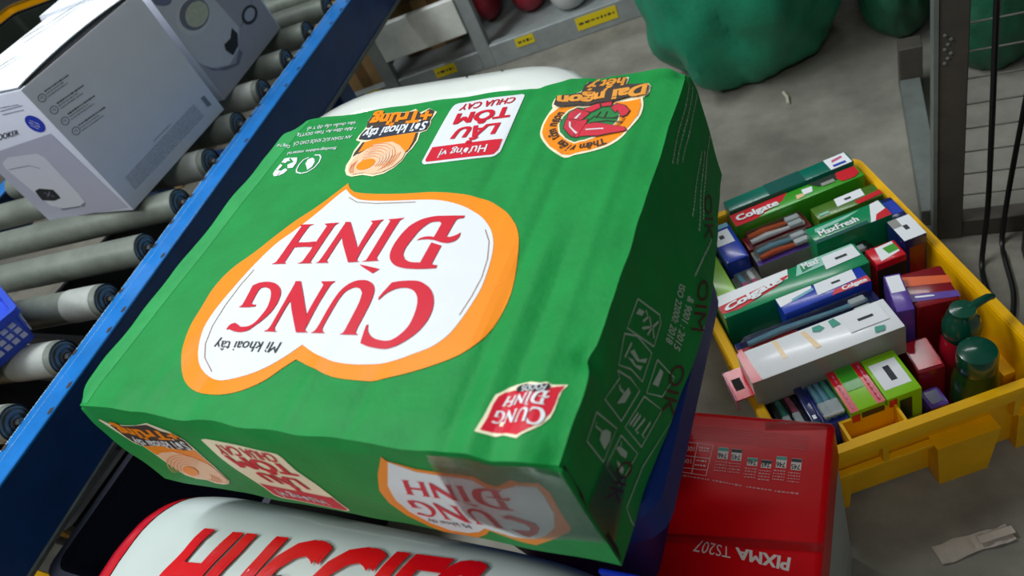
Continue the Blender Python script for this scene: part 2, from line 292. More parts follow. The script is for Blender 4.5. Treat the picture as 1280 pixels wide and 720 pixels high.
# ------------------------------------------------------------------ print artwork (metres on the faces)
PR = {"top":[["p","emblem_border","orange",1,[[[0.1292,0.2176],[0.1307,0.2158],[0.1322,0.2139],[0.1337,0.2121],[0.1354,0.2105],[0.1374,0.2089],[0.1397,0.2074],[0.1419,0.206],[0.1441,0.2052],[0.1486,0.204],[0.1542,0.203],[0.16,0.2021],[0.1655,0.2014],[0.1723,0.2008],[0.1796,0.2002],[0.1871,0.1998],[0.194,0.1994],[0.2,0.1992],[0.2059,0.1991],[0.2117,0.199],[0.2177,0.1985],[0.2248,0.1976],[0.2324,0.1964],[0.2399,0.195],[0.2468,0.1935],[0.2525,0.192],[0.2582,0.1903],[0.2638,0.1883],[0.269,0.186],[0.2738,0.1834],[0.2785,0.1803],[0.283,0.1771],[0.2871,0.1739],[0.2906,0.1708],[0.2939,0.1674],[0.297,0.1639],[0.2997,0.1606],[0.3018,0.1574],[0.3037,0.1541],[0.3053,0.1508],[0.3067,0.1475],[0.3081,0.1433],[0.3094,0.1386],[0.3106,0.1338],[0.3117,0.1292],[0.313,0.1232],[0.3144,0.1165],[0.3155,0.1099],[0.3162,0.1039],[0.3164,0.0986],[0.3161,0.0935],[0.3156,0.0887],[0.3149,0.0842],[0.3141,0.0803],[0.313,0.0766],[0.3118,0.0731],[0.3103,0.0698],[0.3085,0.0669],[0.3065,0.0641],[0.3042,0.0617],[0.3017,0.0594],[0.2984,0.0571],[0.2947,0.0549],[0.2908,0.0528],[0.287,0.0509],[0.2834,0.0491],[0.2797,0.0475],[0.276,0.0459],[0.2722,0.0444],[0.2678,0.0428],[0.2632,0.0413],[0.2586,0.0398],[0.2543,0.0387],[0.251,0.0381],[0.2476,0.0377],[0.2441,0.0375],[0.2405,0.0374],[0.2361,0.0375],[0.2314,0.0376],[0.2265,0.038],[0.2217,0.0386],[0.217,0.0396],[0.2121,0.0409],[0.2073,0.0424],[0.2027,0.0437],[0.1988,0.0449],[0.1949,0.0462],[0.1909,0.0475],[0.1869,0.0488],[0.1853,0.0472],[0.1837,0.0456],[0.1821,0.0439],[0.1805,0.0423],[0.1785,0.0398],[0.1763,0.0369],[0.1739,0.034],[0.1712,0.0314],[0.1682,0.0291],[0.1649,0.0269],[0.1614,0.0249],[0.1578,0.0232],[0.1542,0.0218],[0.1502,0.0206],[0.1461,0.0196],[0.1419,0.0189],[0.1378,0.0186],[0.1334,0.0186],[0.1289,0.0189],[0.1247,0.0193],[0.1212,0.0198],[0.1176,0.0204],[0.114,0.0213],[0.1105,0.0225],[0.1074,0.0238],[0.1043,0.0254],[0.1013,0.0272],[0.0984,0.0292],[0.0958,0.0313],[0.0933,0.0335],[0.091,0.0359],[0.0888,0.0383],[0.0859,0.0419],[0.0828,0.046],[0.0797,0.0504],[0.077,0.0547],[0.0747,0.059],[0.0726,0.0634],[0.0709,0.0679],[0.0694,0.0722],[0.0684,0.0763],[0.0678,0.0804],[0.0673,0.0844],[0.0667,0.0885],[0.0659,0.0928],[0.0651,0.0971],[0.0643,0.1014],[0.0639,0.1055],[0.0639,0.1093],[0.0642,0.113],[0.0647,0.1166],[0.0653,0.1199],[0.0662,0.1227],[0.0673,0.1254],[0.0686,0.128],[0.0701,0.1304],[0.0724,0.1337],[0.0753,0.1371],[0.0783,0.1407],[0.0811,0.1443],[0.0837,0.1481],[0.0861,0.1521],[0.0886,0.1561],[0.091,0.1601],[0.0935,0.1642],[0.096,0.1682],[0.0985,0.1723],[0.1011,0.1762],[0.1038,0.1798],[0.1068,0.1834],[0.1097,0.1869],[0.1125,0.1906],[0.1152,0.1947],[0.118,0.199],[0.1205,0.2033],[0.1228,0.2071],[0.1244,0.2097],[0.126,0.2123],[0.1276,0.215]]]],
["p","emblem_field","white",2,[[[0.1317,0.2099],[0.1343,0.2078],[0.1369,0.2056],[0.1395,0.2035],[0.1421,0.2017],[0.1452,0.1998],[0.1486,0.1979],[0.152,0.1963],[0.1552,0.1953],[0.1605,0.1943],[0.1667,0.1935],[0.1732,0.1929],[0.1793,0.1924],[0.1862,0.192],[0.1935,0.1917],[0.2006,0.1914],[0.2074,0.191],[0.2132,0.1906],[0.2191,0.1901],[0.2249,0.1893],[0.2306,0.1883],[0.2361,0.1869],[0.2417,0.1851],[0.2471,0.1831],[0.2522,0.181],[0.2565,0.1789],[0.2608,0.1765],[0.265,0.1739],[0.2688,0.1713],[0.272,0.1688],[0.275,0.166],[0.2779,0.1631],[0.2805,0.1602],[0.2828,0.1573],[0.2848,0.1543],[0.2866,0.1513],[0.2881,0.1483],[0.2895,0.1453],[0.2906,0.1423],[0.2915,0.1393],[0.2923,0.1364],[0.2931,0.1328],[0.2938,0.1288],[0.2945,0.1248],[0.295,0.121],[0.2954,0.117],[0.2958,0.1129],[0.296,0.1088],[0.2959,0.105],[0.2953,0.0998],[0.2944,0.094],[0.2933,0.0883],[0.2923,0.0836],[0.2915,0.0804],[0.2906,0.0773],[0.2895,0.0744],[0.2882,0.0717],[0.2867,0.0694],[0.285,0.0672],[0.2831,0.0651],[0.2811,0.0634],[0.2791,0.0619],[0.277,0.0607],[0.2747,0.0595],[0.2724,0.0584],[0.2694,0.0568],[0.2661,0.055],[0.2625,0.0533],[0.2587,0.0519],[0.2547,0.0508],[0.2504,0.0498],[0.2459,0.0491],[0.2413,0.0485],[0.2366,0.0482],[0.2317,0.0481],[0.2267,0.0482],[0.2219,0.0485],[0.2175,0.049],[0.213,0.0498],[0.2084,0.0509],[0.2038,0.0522],[0.1992,0.0538],[0.1945,0.0557],[0.1897,0.0578],[0.1849,0.0599],[0.1832,0.0577],[0.1814,0.0555],[0.1796,0.0534],[0.1777,0.0513],[0.1752,0.0488],[0.1723,0.046],[0.1692,0.0432],[0.1658,0.0407],[0.1623,0.0385],[0.1585,0.0364],[0.1545,0.0345],[0.1504,0.0329],[0.1465,0.0316],[0.1423,0.0304],[0.138,0.0295],[0.1337,0.0292],[0.1296,0.0297],[0.1251,0.0307],[0.1206,0.0321],[0.1165,0.0336],[0.1132,0.0352],[0.1099,0.037],[0.1068,0.039],[0.1039,0.0412],[0.1011,0.0437],[0.0985,0.0464],[0.0961,0.0492],[0.094,0.0521],[0.0916,0.0559],[0.0892,0.0602],[0.0871,0.0648],[0.0854,0.0691],[0.0842,0.0736],[0.0835,0.0782],[0.0831,0.0828],[0.0829,0.0873],[0.0831,0.0923],[0.0835,0.0975],[0.0842,0.1027],[0.085,0.1079],[0.0858,0.1129],[0.0868,0.1179],[0.0879,0.1228],[0.0892,0.1277],[0.091,0.1333],[0.0931,0.1394],[0.0954,0.1452],[0.0978,0.1505],[0.1001,0.1544],[0.1029,0.158],[0.1057,0.1616],[0.1083,0.1653],[0.1108,0.1694],[0.1132,0.1735],[0.1156,0.1778],[0.1178,0.1822],[0.1201,0.187],[0.1223,0.1922],[0.1245,0.1971],[0.1263,0.2013],[0.1276,0.2035],[0.1289,0.2057],[0.1303,0.2078]]]],
["s","emblem_field","brown",3,[[[0.2787,0.1574],[0.286,0.1463],[0.291,0.131],[0.2931,0.1158],[0.2922,0.1006],[0.2899,0.0865]],[[0.1413,0.1991],[0.1527,0.1928],[0.1717,0.19],[0.2087,0.1884]],[[0.0936,0.1252],[0.0905,0.1094],[0.0898,0.0912],[0.0919,0.0722],[0.0971,0.057],[0.1055,0.046],[0.1201,0.0358]]],0.0006],
["p","brand_lettering","red",4,[[[0.1083,0.1301],[0.1097,0.1308],[0.111,0.1315],[0.1118,0.1327],[0.1123,0.1419],[0.1126,0.155],[0.1129,0.1685],[0.1102,0.1701],[0.1104,0.1703],[0.1106,0.1706],[0.1109,0.1707],[0.1146,0.1707],[0.1198,0.1706],[0.125,0.1705],[0.1233,0.1699],[0.1217,0.1693],[0.1208,0.1681],[0.1204,0.1582],[0.1204,0.1448],[0.1204,0.1318],[0.1228,0.1303]],[[0.1207,0.1516],[0.1236,0.1515],[0.1265,0.1514],[0.1293,0.1514],[0.1321,0.1515],[0.1348,0.1518],[0.1376,0.1521],[0.138,0.1464],[0.1348,0.1466],[0.1317,0.1467],[0.1286,0.1468],[0.1257,0.1467],[0.1228,0.1465],[0.1199,0.1464]],[[0.1329,0.1304],[0.1347,0.1309],[0.1364,0.1315],[0.1373,0.1327],[0.138,0.1417],[0.1384,0.1546],[0.1388,0.1678],[0.1348,0.1702],[0.1357,0.1703],[0.1366,0.1705],[0.1376,0.1706],[0.1407,0.1707],[0.1448,0.1708],[0.1488,0.1709],[0.1477,0.17],[0.1467,0.1691],[0.1461,0.1679],[0.1456,0.1582],[0.1452,0.145],[0.1449,0.1322],[0.1472,0.1306]],[[0.1495,0.1308],[0.1508,0.1311],[0.1521,0.1315],[0.1528,0.1323],[0.1536,0.1422],[0.1543,0.1565],[0.155,0.1711],[0.1563,0.1713],[0.161,0.1632],[0.1606,0.1606],[0.1602,0.158],[0.1599,0.1554],[0.1596,0.149],[0.1594,0.1411],[0.1592,0.1333],[0.1622,0.1309]],[[0.1545,0.1712],[0.1592,0.1711],[0.1672,0.1614],[0.1748,0.1521],[0.1807,0.1445],[0.1831,0.1405],[0.185,0.1365],[0.1869,0.1326],[0.1896,0.1314],[0.1799,0.131],[0.1727,0.1395],[0.1653,0.1483],[0.1595,0.1561],[0.1571,0.1612],[0.1558,0.1661]],[[0.1808,0.1439],[0.1805,0.151],[0.1807,0.1599],[0.181,0.1688],[0.1779,0.171],[0.1897,0.1719],[0.1889,0.171],[0.1881,0.1701],[0.1876,0.1689],[0.1868,0.162],[0.1861,0.1529],[0.1856,0.1452],[0.1857,0.1415],[0.1859,0.1377],[0.1861,0.134],[0.1841,0.1373],[0.182,0.1407]],[[0.1909,0.1315],[0.1922,0.1318],[0.1935,0.132],[0.1945,0.1325],[0.1949,0.1332],[0.195,0.1341],[0.195,0.1351],[0.1953,0.1441],[0.1957,0.1568],[0.1961,0.1699],[0.1932,0.1717],[0.2077,0.1722],[0.2065,0.1714],[0.2052,0.1706],[0.2046,0.1694],[0.2039,0.16],[0.2034,0.1473],[0.2029,0.1349],[0.2045,0.1327],[0.2066,0.1317],[0.2019,0.1315],[0.1971,0.1314],[0.1935,0.1314],[0.1926,0.1314],[0.1918,0.1314]],[[0.1912,0.1288],[0.1926,0.1285],[0.194,0.1282],[0.1954,0.1279],[0.1999,0.1268],[0.2057,0.1254],[0.2113,0.124],[0.2073,0.1202],[0.2032,0.1223],[0.199,0.1244],[0.1956,0.1262],[0.1941,0.127],[0.1927,0.1279]],[[0.2575,0.1714],[0.2572,0.1691],[0.2558,0.1689],[0.2543,0.1687],[0.2532,0.1684],[0.2527,0.168],[0.2523,0.1673],[0.2522,0.1665],[0.2519,0.1626],[0.2517,0.1574],[0.2514,0.1522],[0.2523,0.1519],[0.2532,0.1517],[0.2539,0.1516],[0.2554,0.152],[0.2572,0.1526],[0.2586,0.1534],[0.2595,0.154],[0.2602,0.1548],[0.261,0.1556],[0.2612,0.154],[0.2615,0.1525],[0.2615,0.1511],[0.261,0.1497],[0.2603,0.1485],[0.2594,0.1476],[0.2579,0.1469],[0.2561,0.1464],[0.2541,0.1462],[0.252,0.1464],[0.2497,0.147],[0.2476,0.1475],[0.246,0.1481],[0.2443,0.1488],[0.2427,0.1493],[0.2403,0.1497],[0.2376,0.1501],[0.235,0.1502],[0.2328,0.1501],[0.2307,0.1498],[0.2285,0.1494],[0.2296,0.1503],[0.2307,0.1512],[0.2319,0.1519],[0.2335,0.1524],[0.2352,0.1527],[0.2369,0.1528],[0.2385,0.1527],[0.2401,0.1524],[0.2417,0.1521],[0.242,0.1644],[0.2401,0.1663],[0.2389,0.1665],[0.2377,0.1667],[0.2365,0.1667],[0.2349,0.1665],[0.2331,0.1662],[0.2317,0.1654],[0.23,0.1637],[0.2284,0.1614],[0.227,0.1589],[0.226,0.1563],[0.2253,0.1536],[0.2247,0.1509],[0.224,0.1482],[0.2235,0.1455],[0.2231,0.143],[0.2232,0.1411],[0.2236,0.139],[0.2239,0.1369],[0.2279,0.1321],[0.2298,0.1312],[0.2318,0.1303],[0.2336,0.1297],[0.2361,0.1294],[0.2388,0.1293],[0.2414,0.1291],[0.2418,0.1471],[0.2511,0.144],[0.251,0.1283],[0.2524,0.1269],[0.2558,0.1266],[0.256,0.1239],[0.2509,0.1237],[0.2459,0.1235],[0.2412,0.1235],[0.2375,0.1237],[0.2337,0.124],[0.2302,0.1245],[0.2274,0.1252],[0.2246,0.126],[0.2219,0.1272],[0.2198,0.1285],[0.2177,0.1302],[0.2159,0.132],[0.2146,0.1337],[0.2136,0.1355],[0.2128,0.1372],[0.2121,0.1395],[0.2117,0.142],[0.2115,0.1443],[0.2115,0.1472],[0.2119,0.1503],[0.2124,0.1532],[0.2132,0.1565],[0.2143,0.1597],[0.2157,0.1627],[0.2175,0.1651],[0.2198,0.1671],[0.2222,0.1688],[0.2249,0.17],[0.2277,0.1709],[0.2304,0.1715],[0.2323,0.1718],[0.2343,0.172],[0.2364,0.1721],[0.2424,0.1719],[0.25,0.1717]],[[0.1044,0.0895],[0.1054,0.0902],[0.1063,0.0909],[0.1068,0.0919],[0.1062,0.0966],[0.1051,0.1031],[0.1039,0.1097],[0.1055,0.1106],[0.107,0.1115],[0.1087,0.1122],[0.1106,0.1127],[0.1126,0.1129],[0.1147,0.1131],[0.1169,0.1131],[0.1193,0.1129],[0.1216,0.1125],[0.1239,0.1119],[0.1262,0.1111],[0.1284,0.1101],[0.1304,0.1089],[0.1322,0.1076],[0.1339,0.1061],[0.1353,0.1045],[0.1365,0.1027],[0.1375,0.1009],[0.1384,0.0985],[0.1392,0.0959],[0.1397,0.0933],[0.1399,0.0905],[0.1398,0.0876],[0.1394,0.0849],[0.1384,0.0822],[0.1371,0.0796],[0.1359,0.0774],[0.1349,0.076],[0.1338,0.0746],[0.1327,0.0732],[0.1317,0.0719],[0.1306,0.0705],[0.1292,0.0695],[0.1274,0.0688],[0.1253,0.0683],[0.1231,0.068],[0.1209,0.068],[0.1186,0.0682],[0.1164,0.0684],[0.1145,0.0689],[0.1124,0.0695],[0.1107,0.0699],[0.1096,0.0699],[0.1087,0.0697],[0.1077,0.0695],[0.1078,0.0711],[0.1079,0.0728],[0.1083,0.0741],[0.1092,0.0748],[0.1105,0.0752],[0.1117,0.0757],[0.113,0.0753],[0.1143,0.0748],[0.1156,0.0743],[0.1169,0.0737],[0.1184,0.0731],[0.1198,0.0724],[0.1222,0.0725],[0.1245,0.0726],[0.1266,0.073],[0.1282,0.0738],[0.1296,0.0748],[0.1306,0.076],[0.1314,0.0778],[0.132,0.08],[0.1324,0.0823],[0.1327,0.0844],[0.133,0.0866],[0.1329,0.089],[0.1324,0.0915],[0.1316,0.0941],[0.1306,0.0966],[0.1296,0.0988],[0.1283,0.1011],[0.1269,0.103],[0.1258,0.1042],[0.1245,0.1054],[0.1231,0.1065],[0.1211,0.1071],[0.1191,0.1077],[0.1174,0.108],[0.1158,0.1079],[0.1145,0.1075],[0.1136,0.1068],[0.1132,0.1055],[0.1132,0.1038],[0.1133,0.1021],[0.1137,0.0995],[0.1142,0.0964],[0.1148,0.0934],[0.1169,0.0921],[0.1203,0.092],[0.1206,0.0903],[0.1182,0.09],[0.1157,0.0898],[0.1132,0.0896],[0.1104,0.0895],[0.1074,0.0895]],[[0.1439,0.069],[0.145,0.0694],[0.1462,0.0699],[0.147,0.0705],[0.1474,0.0716],[0.1476,0.073],[0.1476,0.0745],[0.1466,0.0846],[0.1451,0.0988],[0.1436,0.1136],[0.1479,0.1137],[0.1494,0.1079],[0.1508,0.1021],[0.1516,0.0977],[0.1513,0.0962],[0.1505,0.0949],[0.1501,0.0934],[0.1505,0.0875],[0.1514,0.0799],[0.1522,0.0723],[0.1542,0.07],[0.1569,0.0689]],[[0.1431,0.1136],[0.148,0.1136],[0.1575,0.1024],[0.1665,0.0917],[0.1732,0.0837],[0.1751,0.0812],[0.1769,0.0786],[0.1783,0.0763],[0.1791,0.0745],[0.1797,0.0727],[0.1802,0.071],[0.1838,0.0692],[0.1739,0.0688],[0.1657,0.0779],[0.1572,0.0874],[0.1503,0.096],[0.1472,0.1018],[0.1452,0.1077]],[[0.1733,0.0833],[0.1722,0.0908],[0.1715,0.1003],[0.1708,0.1101],[0.1666,0.1134],[0.1794,0.1136],[0.1785,0.1124],[0.1776,0.1111],[0.1771,0.1096],[0.1771,0.104],[0.1774,0.0966],[0.1779,0.0898],[0.1785,0.084],[0.1793,0.0781],[0.1798,0.074],[0.1797,0.0737],[0.1796,0.0735],[0.1795,0.0732],[0.1771,0.0766],[0.1748,0.08]],[[0.1859,0.0689],[0.1869,0.0693],[0.1878,0.0698],[0.1885,0.0705],[0.1889,0.072],[0.1891,0.0739],[0.1891,0.0759],[0.1888,0.0805],[0.1884,0.0863],[0.1882,0.0916],[0.1881,0.0956],[0.1882,0.0995],[0.1885,0.103],[0.1893,0.1056],[0.1903,0.108],[0.1917,0.11],[0.1931,0.1115],[0.1949,0.1127],[0.1968,0.1136],[0.1987,0.1141],[0.2008,0.1143],[0.2028,0.1143],[0.2045,0.1142],[0.2064,0.1139],[0.2081,0.1133],[0.2099,0.1125],[0.2117,0.1116],[0.2133,0.1104],[0.2146,0.1092],[0.2157,0.1078],[0.2166,0.1064],[0.2174,0.1048],[0.218,0.1032],[0.2185,0.1016],[0.219,0.0991],[0.2195,0.0964],[0.2198,0.0937],[0.2201,0.0902],[0.2203,0.0864],[0.2205,0.0829],[0.2206,0.08],[0.2206,0.0771],[0.2207,0.0747],[0.2209,0.0735],[0.2211,0.0722],[0.2213,0.071],[0.2242,0.0693],[0.2097,0.0689],[0.2107,0.0694],[0.2116,0.0699],[0.2121,0.0706],[0.2122,0.0731],[0.212,0.0763],[0.2118,0.0797],[0.2115,0.0846],[0.2111,0.0903],[0.2106,0.0951],[0.21,0.0977],[0.2092,0.1004],[0.2084,0.1031],[0.2047,0.1067],[0.2032,0.1072],[0.2016,0.1076],[0.2002,0.1078],[0.1988,0.1076],[0.1974,0.107],[0.1963,0.1063],[0.1951,0.1054],[0.1941,0.1043],[0.1934,0.103],[0.1929,0.1011],[0.1926,0.0988],[0.1924,0.0965],[0.1925,0.0926],[0.1927,0.0881],[0.1929,0.0838],[0.1931,0.0798],[0.1933,0.0759],[0.1937,0.073],[0.1941,0.0721],[0.1948,0.0713],[0.1955,0.0704],[0.1981,0.0692]],[[0.2276,0.112],[0.23,0.1125],[0.2324,0.113],[0.2349,0.1133],[0.2379,0.1135],[0.241,0.1136],[0.2438,0.1135],[0.2459,0.1134],[0.248,0.113],[0.2501,0.1124],[0.2526,0.1113],[0.2552,0.1099],[0.2576,0.1084],[0.2596,0.1069],[0.2615,0.1051],[0.2631,0.1033],[0.2648,0.1012],[0.2662,0.0989],[0.2674,0.0966],[0.2684,0.0941],[0.2692,0.0916],[0.2697,0.0892],[0.27,0.0865],[0.27,0.0837],[0.2698,0.0811],[0.2692,0.0785],[0.2684,0.0759],[0.2674,0.0735],[0.266,0.0713],[0.2645,0.0693],[0.2628,0.0675],[0.2611,0.0658],[0.2594,0.0643],[0.2575,0.063],[0.2555,0.0619],[0.2534,0.061],[0.2512,0.0603],[0.2487,0.06],[0.246,0.06],[0.2434,0.0602],[0.2412,0.0604],[0.2389,0.0607],[0.2365,0.0611],[0.2342,0.0617],[0.2318,0.0625],[0.2294,0.0632],[0.2282,0.068],[0.2271,0.0729],[0.2264,0.0765],[0.2265,0.077],[0.227,0.0774],[0.2275,0.0778],[0.2283,0.0759],[0.2292,0.0741],[0.2302,0.0725],[0.2316,0.0711],[0.2332,0.0697],[0.2348,0.0686],[0.2365,0.0678],[0.2382,0.0671],[0.2399,0.0666],[0.2421,0.0662],[0.2445,0.0659],[0.2467,0.0658],[0.2485,0.066],[0.2501,0.0663],[0.2515,0.067],[0.253,0.0681],[0.2544,0.0695],[0.2556,0.0711],[0.2567,0.0728],[0.2575,0.0747],[0.2582,0.0767],[0.2585,0.079],[0.2585,0.0815],[0.2584,0.084],[0.2581,0.0865],[0.2577,0.089],[0.2571,0.0914],[0.2565,0.0937],[0.2556,0.096],[0.2546,0.0981],[0.2535,0.0999],[0.2521,0.1016],[0.2506,0.1032],[0.2488,0.1046],[0.2468,0.1058],[0.2448,0.1066],[0.2428,0.1072],[0.2407,0.1075],[0.2387,0.1075],[0.2366,0.1073],[0.2346,0.1069],[0.2327,0.1062],[0.231,0.1052],[0.2293,0.104],[0.2279,0.1026],[0.2267,0.1009],[0.2257,0.0989],[0.2247,0.0969],[0.2244,0.0979],[0.224,0.099],[0.2239,0.0999],[0.2248,0.1033],[0.2262,0.1076]]]],
["t","brand_lettering","black",4,[[0.1669,0.0608],[0.105,0.0602],[0.1674,0.0522],[0.1082,0.0524]],"Mì khoai tây",0],
["p","flavour_panel","white",1,[[[0.1956,0.2318],[0.1932,0.2329],[0.1912,0.2356],[0.188,0.3054],[0.1885,0.309],[0.191,0.3108],[0.2498,0.3116],[0.2519,0.3102],[0.2534,0.3076],[0.2543,0.3018],[0.2578,0.2427],[0.2578,0.2389],[0.2569,0.2366],[0.2556,0.2341],[0.2533,0.2328]]]],
["p","flavour_panel","red",2,[[[0.1958,0.2346],[0.1945,0.2358],[0.1937,0.2375],[0.1934,0.2517],[0.2547,0.253],[0.2558,0.243],[0.2556,0.2399],[0.254,0.2357],[0.2506,0.235]]]],
["t","flavour_lettering","red",3,[[0.2473,0.3063],[0.1971,0.3066],[0.2474,0.2979],[0.1974,0.2973]],"CHUA CAY",0.02],
["t","flavour_lettering","red",3,[[0.2494,0.2926],[0.1986,0.2921],[0.2508,0.2796],[0.2003,0.2786]],"TÔM",0.045],
["t","flavour_lettering","red",3,[[0.2461,0.2727],[0.2082,0.2725],[0.2459,0.26],[0.2063,0.2597]],"LẨU",0.045],
["t","flavour_lettering","white",3,[[0.2449,0.2474],[0.2039,0.2456],[0.2461,0.2387],[0.2041,0.2385]],"Hương vị",0.015],
["p","noodle_badge","cream",1,[[[0.1159,0.2341],[0.1128,0.2413],[0.1126,0.2497],[0.1102,0.2599],[0.1108,0.2714],[0.1041,0.2746],[0.1037,0.2806],[0.105,0.2879],[0.1051,0.2932],[0.1024,0.3014],[0.1026,0.3076],[0.1061,0.3125],[0.1152,0.3093],[0.1306,0.3095],[0.1427,0.3065],[0.1486,0.3108],[0.1573,0.3023],[0.1637,0.3079],[0.1705,0.3029],[0.1755,0.2997],[0.1753,0.2939],[0.1749,0.2888],[0.1772,0.2827],[0.1771,0.2749],[0.1716,0.2729],[0.174,0.2635],[0.1733,0.254],[0.1711,0.2475],[0.1709,0.2396],[0.1668,0.2309],[0.1602,0.2251],[0.1505,0.2229],[0.1387,0.2262],[0.1279,0.2254],[0.1211,0.2281]]]],
["p","noodle_badge","darkbrown",2,[[[0.1138,0.2702],[0.1321,0.2711],[0.1696,0.2737],[0.1723,0.2637],[0.1718,0.2549],[0.1704,0.249],[0.1596,0.2531],[0.1167,0.2548],[0.1138,0.2516],[0.1126,0.2567]]]],
["p","noodle_badge","orange",3,[[[0.1167,0.2698],[0.1308,0.2735],[0.1536,0.2736],[0.1672,0.274],[0.1699,0.262],[0.1703,0.2523],[0.1687,0.2492],[0.1557,0.2564],[0.1396,0.2636],[0.1263,0.2605],[0.1171,0.2561]]]],
["p","noodle_badge","noodle",4,[[[0.1196,0.2337],[0.1161,0.2416],[0.1172,0.2519],[0.1261,0.2608],[0.1375,0.2653],[0.1478,0.2652],[0.1589,0.2587],[0.1693,0.2491],[0.1702,0.241],[0.1661,0.2323],[0.1583,0.2266],[0.1493,0.225],[0.1387,0.2282],[0.1267,0.2275]]]],
["p","noodle_badge","orange",5,[[[0.1429,0.2423],[0.1441,0.2403],[0.1444,0.2382],[0.1438,0.2361],[0.1424,0.2342],[0.1404,0.2328],[0.1378,0.2319],[0.135,0.2317],[0.1322,0.2321],[0.1297,0.2332],[0.1278,0.2348],[0.1265,0.2368],[0.1262,0.239],[0.1267,0.2412],[0.1281,0.2431],[0.1302,0.2445],[0.1328,0.2454],[0.1357,0.2456],[0.1385,0.2451],[0.141,0.244]]]],
["s","noodle_badge","salmon",5,[[[0.1278,0.2445],[0.1292,0.246],[0.1309,0.2471],[0.1328,0.2479],[0.135,0.2483],[0.1372,0.2484],[0.1394,0.248],[0.1415,0.2473],[0.1434,0.2463],[0.1451,0.2449],[0.1464,0.2433],[0.1473,0.2416],[0.1478,0.2398],[0.1479,0.2379],[0.1475,0.2361],[0.1467,0.2344]],[[0.1267,0.2479],[0.1285,0.2494],[0.1307,0.2506],[0.133,0.2513],[0.1356,0.2516],[0.1382,0.2514],[0.1408,0.2509],[0.1432,0.2498],[0.1454,0.2485],[0.1473,0.2468],[0.1488,0.2448],[0.1498,0.2427],[0.1504,0.2405],[0.1505,0.2383],[0.15,0.2362],[0.1491,0.2342]],[[0.126,0.2515],[0.1282,0.253],[0.1308,0.2541],[0.1336,0.2547],[0.1366,0.2548],[0.1396,0.2544],[0.1425,0.2535],[0.1452,0.2522],[0.1476,0.2505],[0.1496,0.2485],[0.1513,0.2462],[0.1524,0.2438],[0.153,0.2413],[0.153,0.2387],[0.1525,0.2363],[0.1515,0.2341]],[[0.1257,0.2552],[0.1284,0.2567],[0.1314,0.2576],[0.1346,0.258],[0.1379,0.2579],[0.1412,0.2572],[0.1444,0.256],[0.1473,0.2544],[0.1499,0.2524],[0.1521,0.25],[0.1538,0.2474],[0.155,0.2447],[0.1556,0.2419],[0.1556,0.2391],[0.155,0.2364],[0.1539,0.2339]],[[0.1259,0.2591],[0.129,0.2604],[0.1324,0.2611],[0.136,0.2613],[0.1396,0.2608],[0.1431,0.2599],[0.1465,0.2584],[0.1496,0.2564],[0.1524,0.2541],[0.1546,0.2514],[0.1564,0.2485],[0.1576,0.2455],[0.1582,0.2424],[0.1581,0.2394],[0.1575,0.2365],[0.1563,0.2338]],[[0.1266,0.2631],[0.1301,0.2641],[0.1338,0.2646],[0.1377,0.2644],[0.1416,0.2636],[0.1454,0.2623],[0.1489,0.2605],[0.1521,0.2582],[0.1549,0.2556],[0.1572,0.2526],[0.159,0.2495],[0.1602,0.2462],[0.1607,0.2429],[0.1607,0.2396],[0.16,0.2365],[0.1587,0.2337]]],0.0007],
["s","noodle_badge","noodle2",6,[[[0.1283,0.2481],[0.1301,0.2491],[0.1322,0.2497],[0.1344,0.25],[0.1367,0.2499],[0.139,0.2495],[0.1411,0.2487],[0.143,0.2475],[0.1447,0.2461],[0.1461,0.2445],[0.147,0.2427],[0.1476,0.2408],[0.1478,0.2388],[0.1475,0.237]],[[0.128,0.2516],[0.1302,0.2526],[0.1327,0.2531],[0.1353,0.2532],[0.138,0.2529],[0.1405,0.2522],[0.1429,0.2511],[0.1451,0.2497],[0.147,0.2479],[0.1485,0.246],[0.1495,0.2439],[0.1502,0.2417],[0.1504,0.2394],[0.1501,0.2373]],[[0.1281,0.2553],[0.1308,0.2561],[0.1336,0.2564],[0.1366,0.2563],[0.1395,0.2558],[0.1423,0.2548],[0.145,0.2534],[0.1473,0.2516],[0.1493,0.2496],[0.1509,0.2474],[0.1521,0.245],[0.1528,0.2425],[0.1529,0.24],[0.1526,0.2376]],[[0.1288,0.259],[0.1318,0.2596],[0.135,0.2597],[0.1382,0.2593],[0.1414,0.2585],[0.1444,0.2572],[0.1472,0.2555],[0.1497,0.2535],[0.1518,0.2511],[0.1535,0.2486],[0.1546,0.246],[0.1553,0.2432],[0.1555,0.2405],[0.1552,0.2379]],[[0.1299,0.2627],[0.1333,0.263],[0.1367,0.2628],[0.1402,0.2621],[0.1436,0.261],[0.1467,0.2594],[0.1496,0.2574],[0.1522,0.2551],[0.1543,0.2525],[0.156,0.2497],[0.1572,0.2469],[0.1579,0.2439],[0.1581,0.241],[0.1577,0.2382]]],0.0006],
["s","noodle_badge","salmon",5,[[[0.1529,0.2285],[0.1573,0.2346],[0.1571,0.2453]],[[0.1555,0.2298],[0.1592,0.2368],[0.1589,0.2464]],[[0.1581,0.2311],[0.1611,0.2389],[0.1607,0.2475]],[[0.1606,0.2324],[0.163,0.2411],[0.1626,0.2487]],[[0.1632,0.2336],[0.1649,0.2432],[0.1644,0.2498]],[[0.1232,0.2295],[0.1206,0.2356],[0.1199,0.2411]],[[0.1247,0.2293],[0.1216,0.2363],[0.1209,0.2427]],[[0.1262,0.2291],[0.1225,0.237],[0.1218,0.2442]],[[0.1276,0.229],[0.1235,0.2377],[0.1228,0.2457]]],0.0006],
